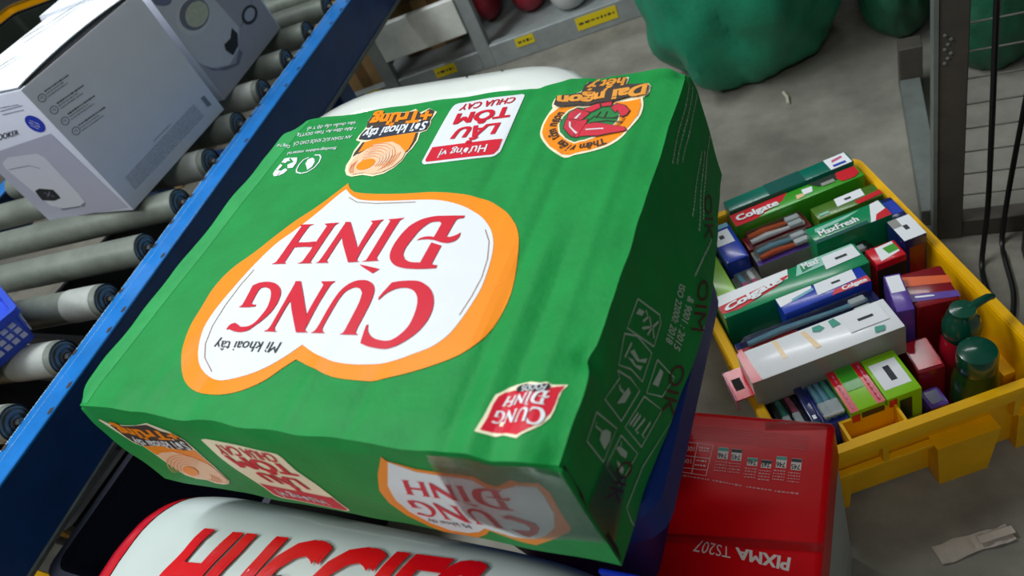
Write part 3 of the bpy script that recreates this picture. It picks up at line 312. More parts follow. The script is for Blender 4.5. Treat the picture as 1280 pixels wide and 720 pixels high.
["p","noodle_badge","darkbrown",3,[[[0.1065,0.2907],[0.1033,0.2997],[0.1035,0.3082],[0.1084,0.3105],[0.1161,0.3075],[0.1315,0.3078],[0.1435,0.3048],[0.1522,0.307],[0.1602,0.2988],[0.1651,0.3061],[0.1725,0.301],[0.1731,0.295],[0.1744,0.2875],[0.1648,0.2869],[0.1542,0.2858],[0.1375,0.2871],[0.1269,0.2874]]]],
["p","noodle_badge","navy",4,[[[0.107,0.2749],[0.1061,0.2817],[0.1077,0.2875],[0.126,0.289],[0.1538,0.2866],[0.1738,0.2876],[0.1764,0.2828],[0.1762,0.2757],[0.1708,0.2744],[0.1532,0.2744],[0.1232,0.2725],[0.1159,0.2728]]]],
["t","badge_lettering","orange",5,[[0.1711,0.3035],[0.1039,0.3086],[0.1754,0.2866],[0.1082,0.2909]],"+Trứng",0.05],
["t","badge_lettering","white",6,[[0.1742,0.286],[0.1088,0.2866],[0.1754,0.2751],[0.1096,0.2745]],"Sợi khoai tây",0.03],
["p","shrimp_badge","cream",1,[[[0.2841,0.2869],[0.2838,0.2885],[0.2836,0.2901],[0.2836,0.2917],[0.2837,0.2932],[0.2839,0.2946],[0.2845,0.2954],[0.29,0.2969],[0.2973,0.2985],[0.3027,0.3003],[0.3034,0.3023],[0.3034,0.3053],[0.3035,0.3081],[0.304,0.3104],[0.3048,0.3124],[0.3059,0.314],[0.3075,0.3148],[0.3096,0.315],[0.3117,0.3151],[0.3184,0.3151],[0.3271,0.3149],[0.3357,0.3148],[0.3361,0.3137],[0.3366,0.3127],[0.3369,0.3117],[0.3373,0.3089],[0.3375,0.3055],[0.3378,0.3021],[0.3441,0.3008],[0.3502,0.2996],[0.3548,0.2983],[0.3558,0.2975],[0.3569,0.2961],[0.3579,0.2946],[0.3581,0.2915],[0.3583,0.2884],[0.3581,0.2857],[0.3574,0.2837],[0.3563,0.2821],[0.3552,0.2805],[0.3562,0.2774],[0.3571,0.2743],[0.3578,0.2713],[0.3582,0.2676],[0.3583,0.2637],[0.3582,0.2601],[0.3575,0.2565],[0.3565,0.2529],[0.3553,0.2496],[0.354,0.2461],[0.3525,0.2426],[0.3507,0.2396],[0.3482,0.2367],[0.3453,0.2339],[0.3421,0.2316],[0.3385,0.2298],[0.3346,0.2284],[0.3306,0.2273],[0.3265,0.2265],[0.3222,0.2259],[0.3182,0.2257],[0.3154,0.2257],[0.3124,0.226],[0.3093,0.2271],[0.3055,0.2296],[0.3013,0.2331],[0.2976,0.2365],[0.2947,0.2396],[0.2918,0.2429],[0.2894,0.2461],[0.2878,0.2486],[0.2864,0.2512],[0.2853,0.2538],[0.2844,0.2572],[0.2837,0.2609],[0.2833,0.2644],[0.2832,0.2679],[0.2835,0.2714],[0.284,0.2747],[0.2845,0.2775],[0.2853,0.2801],[0.286,0.2827],[0.2853,0.2841],[0.2846,0.2855]]]],
["p","shrimp_badge","orange",2,[[[0.2918,0.2824],[0.3128,0.2829],[0.3535,0.2801],[0.3562,0.2717],[0.3566,0.261],[0.3537,0.251],[0.349,0.2412],[0.3407,0.2334],[0.3297,0.2292],[0.3176,0.2276],[0.3091,0.2293],[0.2983,0.2378],[0.2905,0.2473],[0.2869,0.2543],[0.2852,0.2633],[0.2859,0.2736]]]],
["p","shrimp_badge","cream",3,[[[0.3059,0.2827],[0.2992,0.2783],[0.2967,0.2717],[0.2964,0.2622],[0.3001,0.2522],[0.3071,0.2448],[0.3158,0.2397],[0.324,0.2393],[0.331,0.2423],[0.3383,0.2476],[0.3432,0.2585],[0.3423,0.27],[0.338,0.2788],[0.3227,0.2825]]]],
["p","shrimp_badge","badgegreen",4,[[[0.3063,0.2811],[0.3006,0.277],[0.298,0.2707],[0.2976,0.262],[0.3011,0.2531],[0.3073,0.2462],[0.3153,0.2414],[0.323,0.2411],[0.3306,0.2438],[0.3375,0.249],[0.3422,0.259],[0.3409,0.2702],[0.3372,0.2782],[0.3229,0.2817]]]],
["p","shrimp_badge","darkbrown",5,[[[0.3109,0.2813],[0.3235,0.2822],[0.3259,0.2759],[0.3193,0.2718],[0.3109,0.2779]],[[0.3008,0.2739],[0.3059,0.2808],[0.3131,0.2776],[0.3188,0.2718],[0.3129,0.2651],[0.3016,0.2665]],[[0.3008,0.2674],[0.3117,0.2673],[0.3186,0.2658],[0.3197,0.2616],[0.3174,0.2506],[0.3177,0.2441],[0.3101,0.2476],[0.3022,0.2567]],[[0.317,0.2451],[0.3163,0.2517],[0.3181,0.259],[0.3267,0.2596],[0.3396,0.2541],[0.3499,0.2495],[0.3532,0.2442],[0.3432,0.2441],[0.3315,0.2422]],[[0.3325,0.2751],[0.3365,0.2795],[0.3442,0.2751],[0.3497,0.2671],[0.3486,0.2621],[0.3447,0.2609],[0.3383,0.2709],[0.3383,0.267]],[[0.3233,0.2813],[0.3331,0.2826],[0.3338,0.2762],[0.3257,0.2765]]]],
["p","shrimp_badge","shrimp",6,[[[0.3119,0.2808],[0.3229,0.2817],[0.3249,0.2761],[0.319,0.2731],[0.3118,0.2779]],[[0.3018,0.2738],[0.3064,0.2793],[0.3125,0.277],[0.3179,0.2719],[0.3122,0.2665],[0.3022,0.267]],[[0.3018,0.2665],[0.3118,0.2661],[0.3181,0.2651],[0.319,0.2612],[0.3165,0.2518],[0.3172,0.2454],[0.3103,0.2485],[0.3031,0.2568]],[[0.3178,0.2453],[0.3172,0.2516],[0.3191,0.2584],[0.3274,0.2584],[0.339,0.2537],[0.3491,0.2495],[0.3523,0.2444],[0.3422,0.2447],[0.3317,0.2432]],[[0.3335,0.2745],[0.3372,0.2782],[0.3438,0.2743],[0.3489,0.2673],[0.3477,0.263],[0.3443,0.2622],[0.3392,0.2706],[0.3389,0.2675]],[[0.3243,0.281],[0.3324,0.2821],[0.3329,0.2768],[0.3263,0.277]]]],
["p","shrimp_badge","white",7,[[[0.3074,0.2676],[0.3098,0.2745],[0.3106,0.2741],[0.3093,0.2673]],[[0.3049,0.2637],[0.3062,0.2634],[0.3078,0.2581],[0.3147,0.2513],[0.3137,0.2501],[0.3067,0.2576]],[[0.3207,0.2522],[0.3342,0.2509],[0.335,0.2496],[0.3215,0.251]]]],
["s","shrimp_badge","darkbrown",6,[[[0.3188,0.262],[0.3231,0.267],[0.3298,0.2637],[0.3417,0.2609]],[[0.3248,0.2645],[0.3267,0.2714]],[[0.3315,0.2641],[0.3317,0.2705]],[[0.3378,0.2615],[0.3455,0.2637]],[[0.3441,0.2514],[0.3474,0.2599]],[[0.3215,0.2594],[0.3347,0.2593],[0.3468,0.2551]]],0.0009],
["p","shrimp_badge","darkbrown",8,[[[0.2867,0.2846],[0.2859,0.2944],[0.3045,0.2976],[0.3045,0.3063],[0.3074,0.3124],[0.3342,0.3129],[0.3357,0.3107],[0.3366,0.3011],[0.3552,0.2964],[0.3568,0.2934],[0.3565,0.2857],[0.3415,0.2837],[0.3326,0.2813],[0.3128,0.2829],[0.2909,0.2818]]]],
["t","badge_lettering#2","amber",9,[[0.3355,0.3107],[0.3076,0.3117],[0.3366,0.2993],[0.3064,0.2999]],"hết ý",0.04],
["t","badge_lettering#2","amber",9,[[0.3559,0.2954],[0.2868,0.2942],[0.357,0.2827],[0.289,0.2841]],"Dai ngon",0.05],["a","badge_lettering#3","darkbrown",4,[[0.3392,0.2373],[0.3348,0.2353],[0.3297,0.2338],[0.3244,0.2331],[0.3178,0.2332],[0.3108,0.2361],[0.3042,0.2408],[0.2986,0.2468],[0.2944,0.2539],[0.2922,0.2614],[0.2923,0.2695],[0.2945,0.277]],"Thêm viên tôm ngon",0.0072],
["p","brand_seal","cream",1,[[[0.3308,0.0124],[0.3326,0.0208],[0.3334,0.0292],[0.3342,0.0347],[0.3371,0.0377],[0.3395,0.0407],[0.3432,0.0431],[0.3515,0.0441],[0.357,0.043],[0.3605,0.0443],[0.3636,0.0432],[0.3713,0.0447],[0.3693,0.0406],[0.3689,0.0359],[0.3691,0.0295],[0.3684,0.0249],[0.3652,0.0201],[0.3611,0.0166],[0.3567,0.0136],[0.3544,0.0117],[0.3458,0.0135],[0.3417,0.0125]]]],
["p","brand_seal","red",2,[[[0.3334,0.0139],[0.3349,0.021],[0.3351,0.0293],[0.3361,0.0342],[0.3385,0.0372],[0.3439,0.0398],[0.3538,0.0376],[0.3631,0.0413],[0.3699,0.0438],[0.3683,0.0388],[0.3682,0.0323],[0.3677,0.0271],[0.3647,0.0217],[0.3606,0.0179],[0.3541,0.0133],[0.3471,0.0145],[0.3427,0.0143]]]],
["p","brand_seal","black",3,[[[0.345,0.0379],[0.3436,0.0407],[0.3453,0.0422],[0.3497,0.0427],[0.3553,0.0413],[0.3578,0.0423],[0.3621,0.0434],[0.3635,0.0414],[0.3617,0.0389],[0.356,0.0376],[0.3513,0.0383]]]],
["t","brand_seal","white",4,[[0.3616,0.0425],[0.3473,0.0414],[0.3609,0.0388],[0.348,0.038]],"FOODS",0.02],
["p","brand_seal","white",4,[[[0.3394,0.029],[0.34,0.0294],[0.341,0.0349],[0.3406,0.035],[0.3408,0.0351],[0.3428,0.0354],[0.3421,0.035],[0.3412,0.0295],[0.3416,0.0293]],[[0.3417,0.0325],[0.343,0.0327],[0.3442,0.033],[0.3442,0.0321],[0.3428,0.0319],[0.3415,0.0317]],[[0.3431,0.0295],[0.3438,0.0299],[0.3447,0.0354],[0.3442,0.0356],[0.3446,0.0357],[0.3463,0.0361],[0.3458,0.0355],[0.3449,0.03],[0.3452,0.0298]],[[0.3456,0.0299],[0.3461,0.0302],[0.3472,0.0362],[0.3474,0.0363],[0.348,0.0352],[0.3477,0.034],[0.3472,0.0305],[0.3476,0.0302]],[[0.3471,0.0362],[0.3478,0.0363],[0.3507,0.0327],[0.3515,0.031],[0.352,0.0308],[0.3504,0.0306],[0.3476,0.0341]],[[0.3507,0.0327],[0.3511,0.0365],[0.3507,0.0368],[0.3526,0.0372],[0.3522,0.0367],[0.3515,0.033],[0.3514,0.0312]],[[0.3522,0.0309],[0.3528,0.0311],[0.3529,0.0315],[0.3536,0.0371],[0.3531,0.0373],[0.3554,0.0377],[0.3549,0.0372],[0.3542,0.0317],[0.3545,0.0314],[0.3548,0.0312],[0.3526,0.0309]],[[0.3522,0.0304],[0.3529,0.0304],[0.3555,0.0301],[0.3548,0.0293],[0.3529,0.0301]],[[0.3639,0.039],[0.3638,0.0386],[0.3631,0.0384],[0.3629,0.038],[0.3627,0.0357],[0.3632,0.0357],[0.364,0.0361],[0.3644,0.0365],[0.3645,0.0358],[0.3641,0.0352],[0.3632,0.0348],[0.362,0.0348],[0.3612,0.035],[0.3598,0.035],[0.3587,0.0347],[0.3593,0.0352],[0.3602,0.0354],[0.361,0.0354],[0.3611,0.0374],[0.3608,0.0377],[0.3602,0.0376],[0.3594,0.0373],[0.3585,0.0362],[0.3581,0.0348],[0.3577,0.0335],[0.3578,0.0325],[0.3584,0.0318],[0.3594,0.0315],[0.3608,0.0316],[0.361,0.0346],[0.3626,0.0343],[0.3625,0.0317],[0.3628,0.0315],[0.3634,0.0315],[0.3634,0.031],[0.3607,0.0306],[0.3588,0.0306],[0.3574,0.0308],[0.3564,0.0315],[0.3559,0.0323],[0.3558,0.0334],[0.356,0.0349],[0.3567,0.0365],[0.3578,0.0376],[0.3592,0.0382],[0.3602,0.0385]],[[0.3378,0.0224],[0.3382,0.0228],[0.3383,0.0257],[0.339,0.0261],[0.3399,0.0264],[0.341,0.0264],[0.3419,0.0261],[0.3427,0.0256],[0.3431,0.0248],[0.3433,0.0235],[0.343,0.0221],[0.3423,0.0208],[0.3417,0.02],[0.3411,0.0193],[0.3401,0.019],[0.3391,0.0189],[0.3382,0.0191],[0.3378,0.019],[0.338,0.0198],[0.3385,0.0201],[0.3391,0.02],[0.3397,0.0197],[0.3408,0.0199],[0.3415,0.0204],[0.3419,0.0215],[0.3421,0.0227],[0.342,0.024],[0.3415,0.025],[0.341,0.0255],[0.3402,0.0256],[0.3396,0.0254],[0.3395,0.0246],[0.3395,0.0232],[0.3398,0.023],[0.3403,0.023],[0.3403,0.0227],[0.3391,0.0225]],[[0.3434,0.0194],[0.3439,0.0197],[0.3441,0.0204],[0.3443,0.027],[0.345,0.0271],[0.3453,0.0245],[0.3449,0.0237],[0.3448,0.0201],[0.3451,0.0197],[0.3455,0.0195]],[[0.3443,0.027],[0.345,0.0271],[0.3485,0.0224],[0.3492,0.0212],[0.3494,0.0202],[0.35,0.02],[0.3483,0.0198],[0.345,0.0242]],[[0.3485,0.0223],[0.3486,0.0269],[0.348,0.0274],[0.35,0.0277],[0.3496,0.027],[0.3494,0.0236],[0.3494,0.0208],[0.3494,0.0206]],[[0.3504,0.0199],[0.3508,0.0203],[0.351,0.0213],[0.3511,0.024],[0.3514,0.026],[0.352,0.0273],[0.3529,0.028],[0.3539,0.0283],[0.3548,0.0282],[0.3557,0.0278],[0.3562,0.0272],[0.3565,0.0264],[0.3566,0.025],[0.3566,0.023],[0.3566,0.0215],[0.3567,0.0208],[0.3572,0.0206],[0.3545,0.0203],[0.355,0.0206],[0.3551,0.0223],[0.355,0.0251],[0.3547,0.0264],[0.3542,0.027],[0.3534,0.0271],[0.3527,0.0268],[0.3522,0.0261],[0.3519,0.025],[0.3518,0.0227],[0.3518,0.0208],[0.3521,0.0203],[0.3525,0.0202]],[[0.3582,0.0284],[0.3595,0.0287],[0.3611,0.029],[0.3623,0.0289],[0.3636,0.0284],[0.3646,0.0275],[0.3654,0.0264],[0.3659,0.0251],[0.3659,0.0236],[0.3654,0.0221],[0.3645,0.0208],[0.3634,0.0198],[0.3622,0.0192],[0.3607,0.0191],[0.3594,0.0192],[0.358,0.0195],[0.3576,0.0219],[0.3578,0.0222],[0.3583,0.0213],[0.3591,0.0206],[0.3601,0.0203],[0.3613,0.0202],[0.3623,0.0205],[0.3631,0.0214],[0.3636,0.0225],[0.3637,0.0239],[0.3635,0.0253],[0.363,0.0264],[0.3623,0.0273],[0.3613,0.0278],[0.3601,0.0278],[0.3591,0.0274],[0.3582,0.0267],[0.3575,0.0256],[0.3574,0.0262]]]],
["t","care_lettering","white",1,[[0.0878,0.303],[0.0303,0.3044],[0.09,0.2982],[0.0327,0.2991]],"tiêu chuẩn cấp độ Y tế",0.01],
["t","care_lettering","white",1,[[0.0937,0.2945],[0.0238,0.2951],[0.0938,0.29],[0.0259,0.2903]],"• Bảo đảm An Toàn ISO/TTg",0.01],
["t","care_lettering","white",1,[[0.0956,0.2826],[0.0285,0.2823],[0.0961,0.2783],[0.0304,0.277]],"AN TOÀN SỨC KHỎE CHO CẢ",0.01],
["t","care_lettering","white",1,[[0.0266,0.278],[0.0052,0.2848],[0.0284,0.2736],[0.0055,0.2812]],"Cùng Y tế",0.02],
["t","care_lettering","white",1,[[0.0871,0.2678],[0.0308,0.2677],[0.0878,0.2642],[0.0325,0.2636]],"Biodegradable material",0.01],
["s","recycling_mark","white",1,[[[0.068,0.259],[0.0739,0.2584],[0.0773,0.2551],[0.0793,0.249],[0.0785,0.2417],[0.0738,0.2366],[0.0675,0.2355],[0.0613,0.2375],[0.0587,0.2412],[0.0574,0.2477],[0.0584,0.254],[0.0629,0.2566]]],0.0014],
["p","recycling_mark","white",1,[[[0.0722,0.2391],[0.0693,0.2428],[0.0644,0.248],[0.0636,0.2539],[0.0675,0.2557],[0.0711,0.2535],[0.0743,0.2491],[0.075,0.2433]],[[0.0324,0.2536],[0.0324,0.259],[0.039,0.2596],[0.0397,0.2569],[0.0427,0.2542],[0.0392,0.2546],[0.0387,0.2523]],[[0.0393,0.2591],[0.0484,0.2582],[0.0521,0.2518],[0.0481,0.2523]],[[0.0427,0.2494],[0.0481,0.2523],[0.0525,0.2512],[0.0525,0.2442],[0.0464,0.2441]],[[0.0326,0.2518],[0.0373,0.2489],[0.0359,0.2432],[0.032,0.2442]],[[0.0326,0.2389],[0.0319,0.2437],[0.0361,0.243],[0.0408,0.2415],[0.0402,0.2349],[0.0363,0.2351]],[[0.0404,0.2421],[0.0433,0.2447],[0.0479,0.2418],[0.0464,0.238],[0.0413,0.2348]]]]],"front":[["p","noodle_badge","cream",1,[[[0.0168,-0.0175],[0.0212,-0.0163],[0.0273,-0.0204],[0.0499,-0.0167],[0.0639,-0.0145],[0.0777,-0.0108],[0.086,-0.0145],[0.0943,-0.0181],[0.1016,-0.0261],[0.1024,-0.0363],[0.1018,-0.047],[0.1008,-0.0597],[0.0989,-0.0698],[0.0962,-0.0804],[0.0879,-0.0884],[0.0791,-0.092],[0.0703,-0.092],[0.0649,-0.0881],[0.0518,-0.0896],[0.0429,-0.0865],[0.0382,-0.0737],[0.037,-0.0605],[0.0358,-0.0477],[0.0277,-0.0452],[0.0246,-0.0394],[0.0215,-0.0313],[0.019,-0.024]]]],
["p","noodle_badge","orange",2,[[[0.0379,-0.0457],[0.0627,-0.0394],[0.0883,-0.0398],[0.1007,-0.0381],[0.1,-0.0489],[0.0991,-0.0609],[0.085,-0.0521],[0.0655,-0.0467],[0.0391,-0.0584]]]],
["p","noodle_badge","noodle",3,[[[0.0411,-0.0572],[0.0548,-0.0496],[0.0721,-0.045],[0.0857,-0.0488],[0.0973,-0.0558],[0.0984,-0.0651],[0.0958,-0.0788],[0.0875,-0.0868],[0.0756,-0.0889],[0.067,-0.0859],[0.051,-0.0877],[0.0445,-0.0835],[0.0404,-0.0715]]]],
["s","noodle_badge","salmon",4,[[[0.0499,-0.0803],[0.05,-0.079],[0.0506,-0.0775],[0.0517,-0.0758],[0.0532,-0.0741],[0.055,-0.0724],[0.0571,-0.0709],[0.0594,-0.0694],[0.0617,-0.0682],[0.064,-0.0672],[0.0663,-0.0665],[0.0683,-0.0661],[0.0701,-0.066],[0.0716,-0.0663],[0.0726,-0.0668],[0.0733,-0.0677]],[[0.0465,-0.0809],[0.0467,-0.0792],[0.0475,-0.0772],[0.049,-0.075],[0.0509,-0.0728],[0.0533,-0.0706],[0.0561,-0.0685],[0.059,-0.0666],[0.0621,-0.065],[0.0651,-0.0637],[0.0681,-0.0628],[0.0707,-0.0623],[0.0731,-0.0622],[0.075,-0.0626],[0.0764,-0.0633],[0.0772,-0.0644]],[[0.0431,-0.0816],[0.0433,-0.0794],[0.0444,-0.0769],[0.0462,-0.0742],[0.0487,-0.0714],[0.0517,-0.0687],[0.0551,-0.0661],[0.0587,-0.0638],[0.0625,-0.0619],[0.0663,-0.0603],[0.0698,-0.0592],[0.0731,-0.0586],[0.076,-0.0585],[0.0783,-0.0589],[0.08,-0.0598],[0.0811,-0.0612]],[[0.0397,-0.0822],[0.04,-0.0796],[0.0413,-0.0766],[0.0434,-0.0734],[0.0464,-0.0701],[0.05,-0.0668],[0.054,-0.0638],[0.0584,-0.0611],[0.0629,-0.0587],[0.0674,-0.0569],[0.0716,-0.0556],[0.0755,-0.0549],[0.0789,-0.0548],[0.0816,-0.0553],[0.0837,-0.0564],[0.0849,-0.058]],[[0.0362,-0.0828],[0.0366,-0.0798],[0.0381,-0.0763],[0.0407,-0.0725],[0.0441,-0.0687],[0.0483,-0.065],[0.053,-0.0615],[0.0581,-0.0583],[0.0633,-0.0557],[0.0684,-0.0536],[0.0733,-0.0521],[0.0778,-0.0513],[0.0817,-0.0512],[0.0849,-0.0518],[0.0872,-0.053],[0.0887,-0.0549]],[[0.0327,-0.0835],[0.0332,-0.08],[0.035,-0.076],[0.0379,-0.0717],[0.0418,-0.0674],[0.0466,-0.0631],[0.052,-0.0592],[0.0578,-0.0556],[0.0637,-0.0526],[0.0695,-0.0502],[0.0751,-0.0486],[0.0801,-0.0477],[0.0845,-0.0476],[0.0881,-0.0483],[0.0907,-0.0497],[0.0924,-0.0518]],[[0.0821,-0.073],[0.0823,-0.0744],[0.0819,-0.0761],[0.0809,-0.078],[0.0795,-0.0798],[0.0777,-0.0815],[0.0758,-0.0829],[0.0738,-0.0838],[0.072,-0.0842],[0.0705,-0.084]],[[0.084,-0.0738],[0.0842,-0.0752],[0.0838,-0.077],[0.0829,-0.0788],[0.0814,-0.0807],[0.0797,-0.0824],[0.0777,-0.0838],[0.0757,-0.0847],[0.0739,-0.0851],[0.0725,-0.0849]],[[0.0859,-0.0747],[0.0861,-0.0761],[0.0857,-0.0778],[0.0848,-0.0797],[0.0834,-0.0816],[0.0816,-0.0833],[0.0797,-0.0847],[0.0777,-0.0856],[0.0759,-0.086],[0.0744,-0.0858]],[[0.0879,-0.0756],[0.088,-0.077],[0.0876,-0.0787],[0.0867,-0.0806],[0.0853,-0.0825],[0.0835,-0.0842],[0.0816,-0.0856],[0.0797,-0.0865],[0.0779,-0.0869],[0.0764,-0.0867]]],0.0008],
["p","noodle_badge","orange",5,[[[0.068,-0.0763],[0.065,-0.0786],[0.0616,-0.0806],[0.0582,-0.0819],[0.0552,-0.0825],[0.0528,-0.0823],[0.0513,-0.0812],[0.0509,-0.0795],[0.0516,-0.0773],[0.0532,-0.0748],[0.0557,-0.0723],[0.0588,-0.0699],[0.0622,-0.0681],[0.0655,-0.0668],[0.0684,-0.0663],[0.0707,-0.0666],[0.0721,-0.0676],[0.0725,-0.0692],[0.072,-0.0714],[0.0704,-0.0738]]]],
["p","noodle_badge","darkbrown",2,[[[0.0262,-0.0213],[0.0489,-0.0176],[0.0759,-0.0125],[0.0845,-0.0183],[0.0945,-0.0202],[0.1008,-0.027],[0.0995,-0.0369],[0.0874,-0.0408],[0.0637,-0.0384],[0.0363,-0.046],[0.0299,-0.0432],[0.0268,-0.0374]]]],
["t","badge_lettering","orange",3,[[0.0998,-0.0178],[0.0304,-0.0206],[0.1003,-0.0257],[0.0312,-0.0335]],"+Trứng",0.05],
["t","badge_lettering","white",4,[[0.0993,-0.0273],[0.0352,-0.0359],[0.0995,-0.0369],[0.0328,-0.0443]],"Sợi khoai tây",0.02],
["p","flavour_panel","cream",1,[[[0.1224,-0.0207],[0.1288,-0.0192],[0.1853,-0.0216],[0.1891,-0.0224],[0.1908,-0.0258],[0.1912,-0.0413],[0.1955,-0.0582],[0.1981,-0.0736],[0.1973,-0.0926],[0.195,-0.0969],[0.1899,-0.0994],[0.1676,-0.0977],[0.1353,-0.0946],[0.1319,-0.0908],[0.1328,-0.0785],[0.1279,-0.0539],[0.1247,-0.0361]]]],
["p","flavour_panel","red",2,[[[0.1346,-0.0708],[0.161,-0.0739],[0.1968,-0.074],[0.1951,-0.0941],[0.1907,-0.0973],[0.169,-0.0958],[0.138,-0.092],[0.1346,-0.0882],[0.1351,-0.0788]]]],
["t","flavour_lettering","red",3,[[0.1845,-0.0225],[0.1314,-0.0231],[0.1843,-0.0321],[0.1325,-0.0329]],"CHUA CAY",0.02],
["t","flavour_lettering","red",3,[[0.1887,-0.0343],[0.133,-0.0344],[0.1888,-0.0475],[0.1379,-0.0466]],"TÔM",0.045],
["t","flavour_lettering","red",3,[[0.1817,-0.0533],[0.1453,-0.0517],[0.1843,-0.0661],[0.15,-0.064]],"LẨU",0.045],
["t","flavour_lettering","white",3,[[0.1825,-0.0815],[0.1439,-0.0787],[0.184,-0.091],[0.1431,-0.0877]],"Hương vị",0.015],
["p","emblem_border","orange",1,[[[0.2721,-0.0119],[0.2736,-0.0157],[0.2903,-0.0204],[0.3108,-0.0207],[0.3257,-0.0204],[0.3316,-0.0263],[0.3368,-0.0275],[0.3479,-0.019],[0.3515,-0.0212],[0.363,-0.0191],[0.3662,-0.027],[0.3654,-0.0439],[0.3649,-0.0635],[0.3617,-0.0702],[0.3487,-0.0825],[0.3331,-0.0947],[0.3243,-0.0934],[0.3153,-0.0894],[0.307,-0.0851],[0.3005,-0.0936],[0.2909,-0.1024],[0.2793,-0.1072],[0.2679,-0.1061],[0.2579,-0.0975],[0.2499,-0.083],[0.2479,-0.0651],[0.2504,-0.0489],[0.26,-0.03]]]],
["p","emblem_field","white",2,[[[0.2743,-0.0164],[0.2889,-0.0229],[0.3094,-0.0235],[0.3231,-0.0238],[0.33,-0.0301],[0.3388,-0.0294],[0.3494,-0.0242],[0.3607,-0.0229],[0.3619,-0.0315],[0.361,-0.0487],[0.3556,-0.0648],[0.3452,-0.0789],[0.3358,-0.0852],[0.3216,-0.0872],[0.3121,-0.0844],[0.3051,-0.0821],[0.2977,-0.09],[0.2868,-0.0963],[0.2748,-0.0972],[0.2649,-0.0888],[0.257,-0.0746],[0.2564,-0.0589],[0.2612,-0.0406]]]],
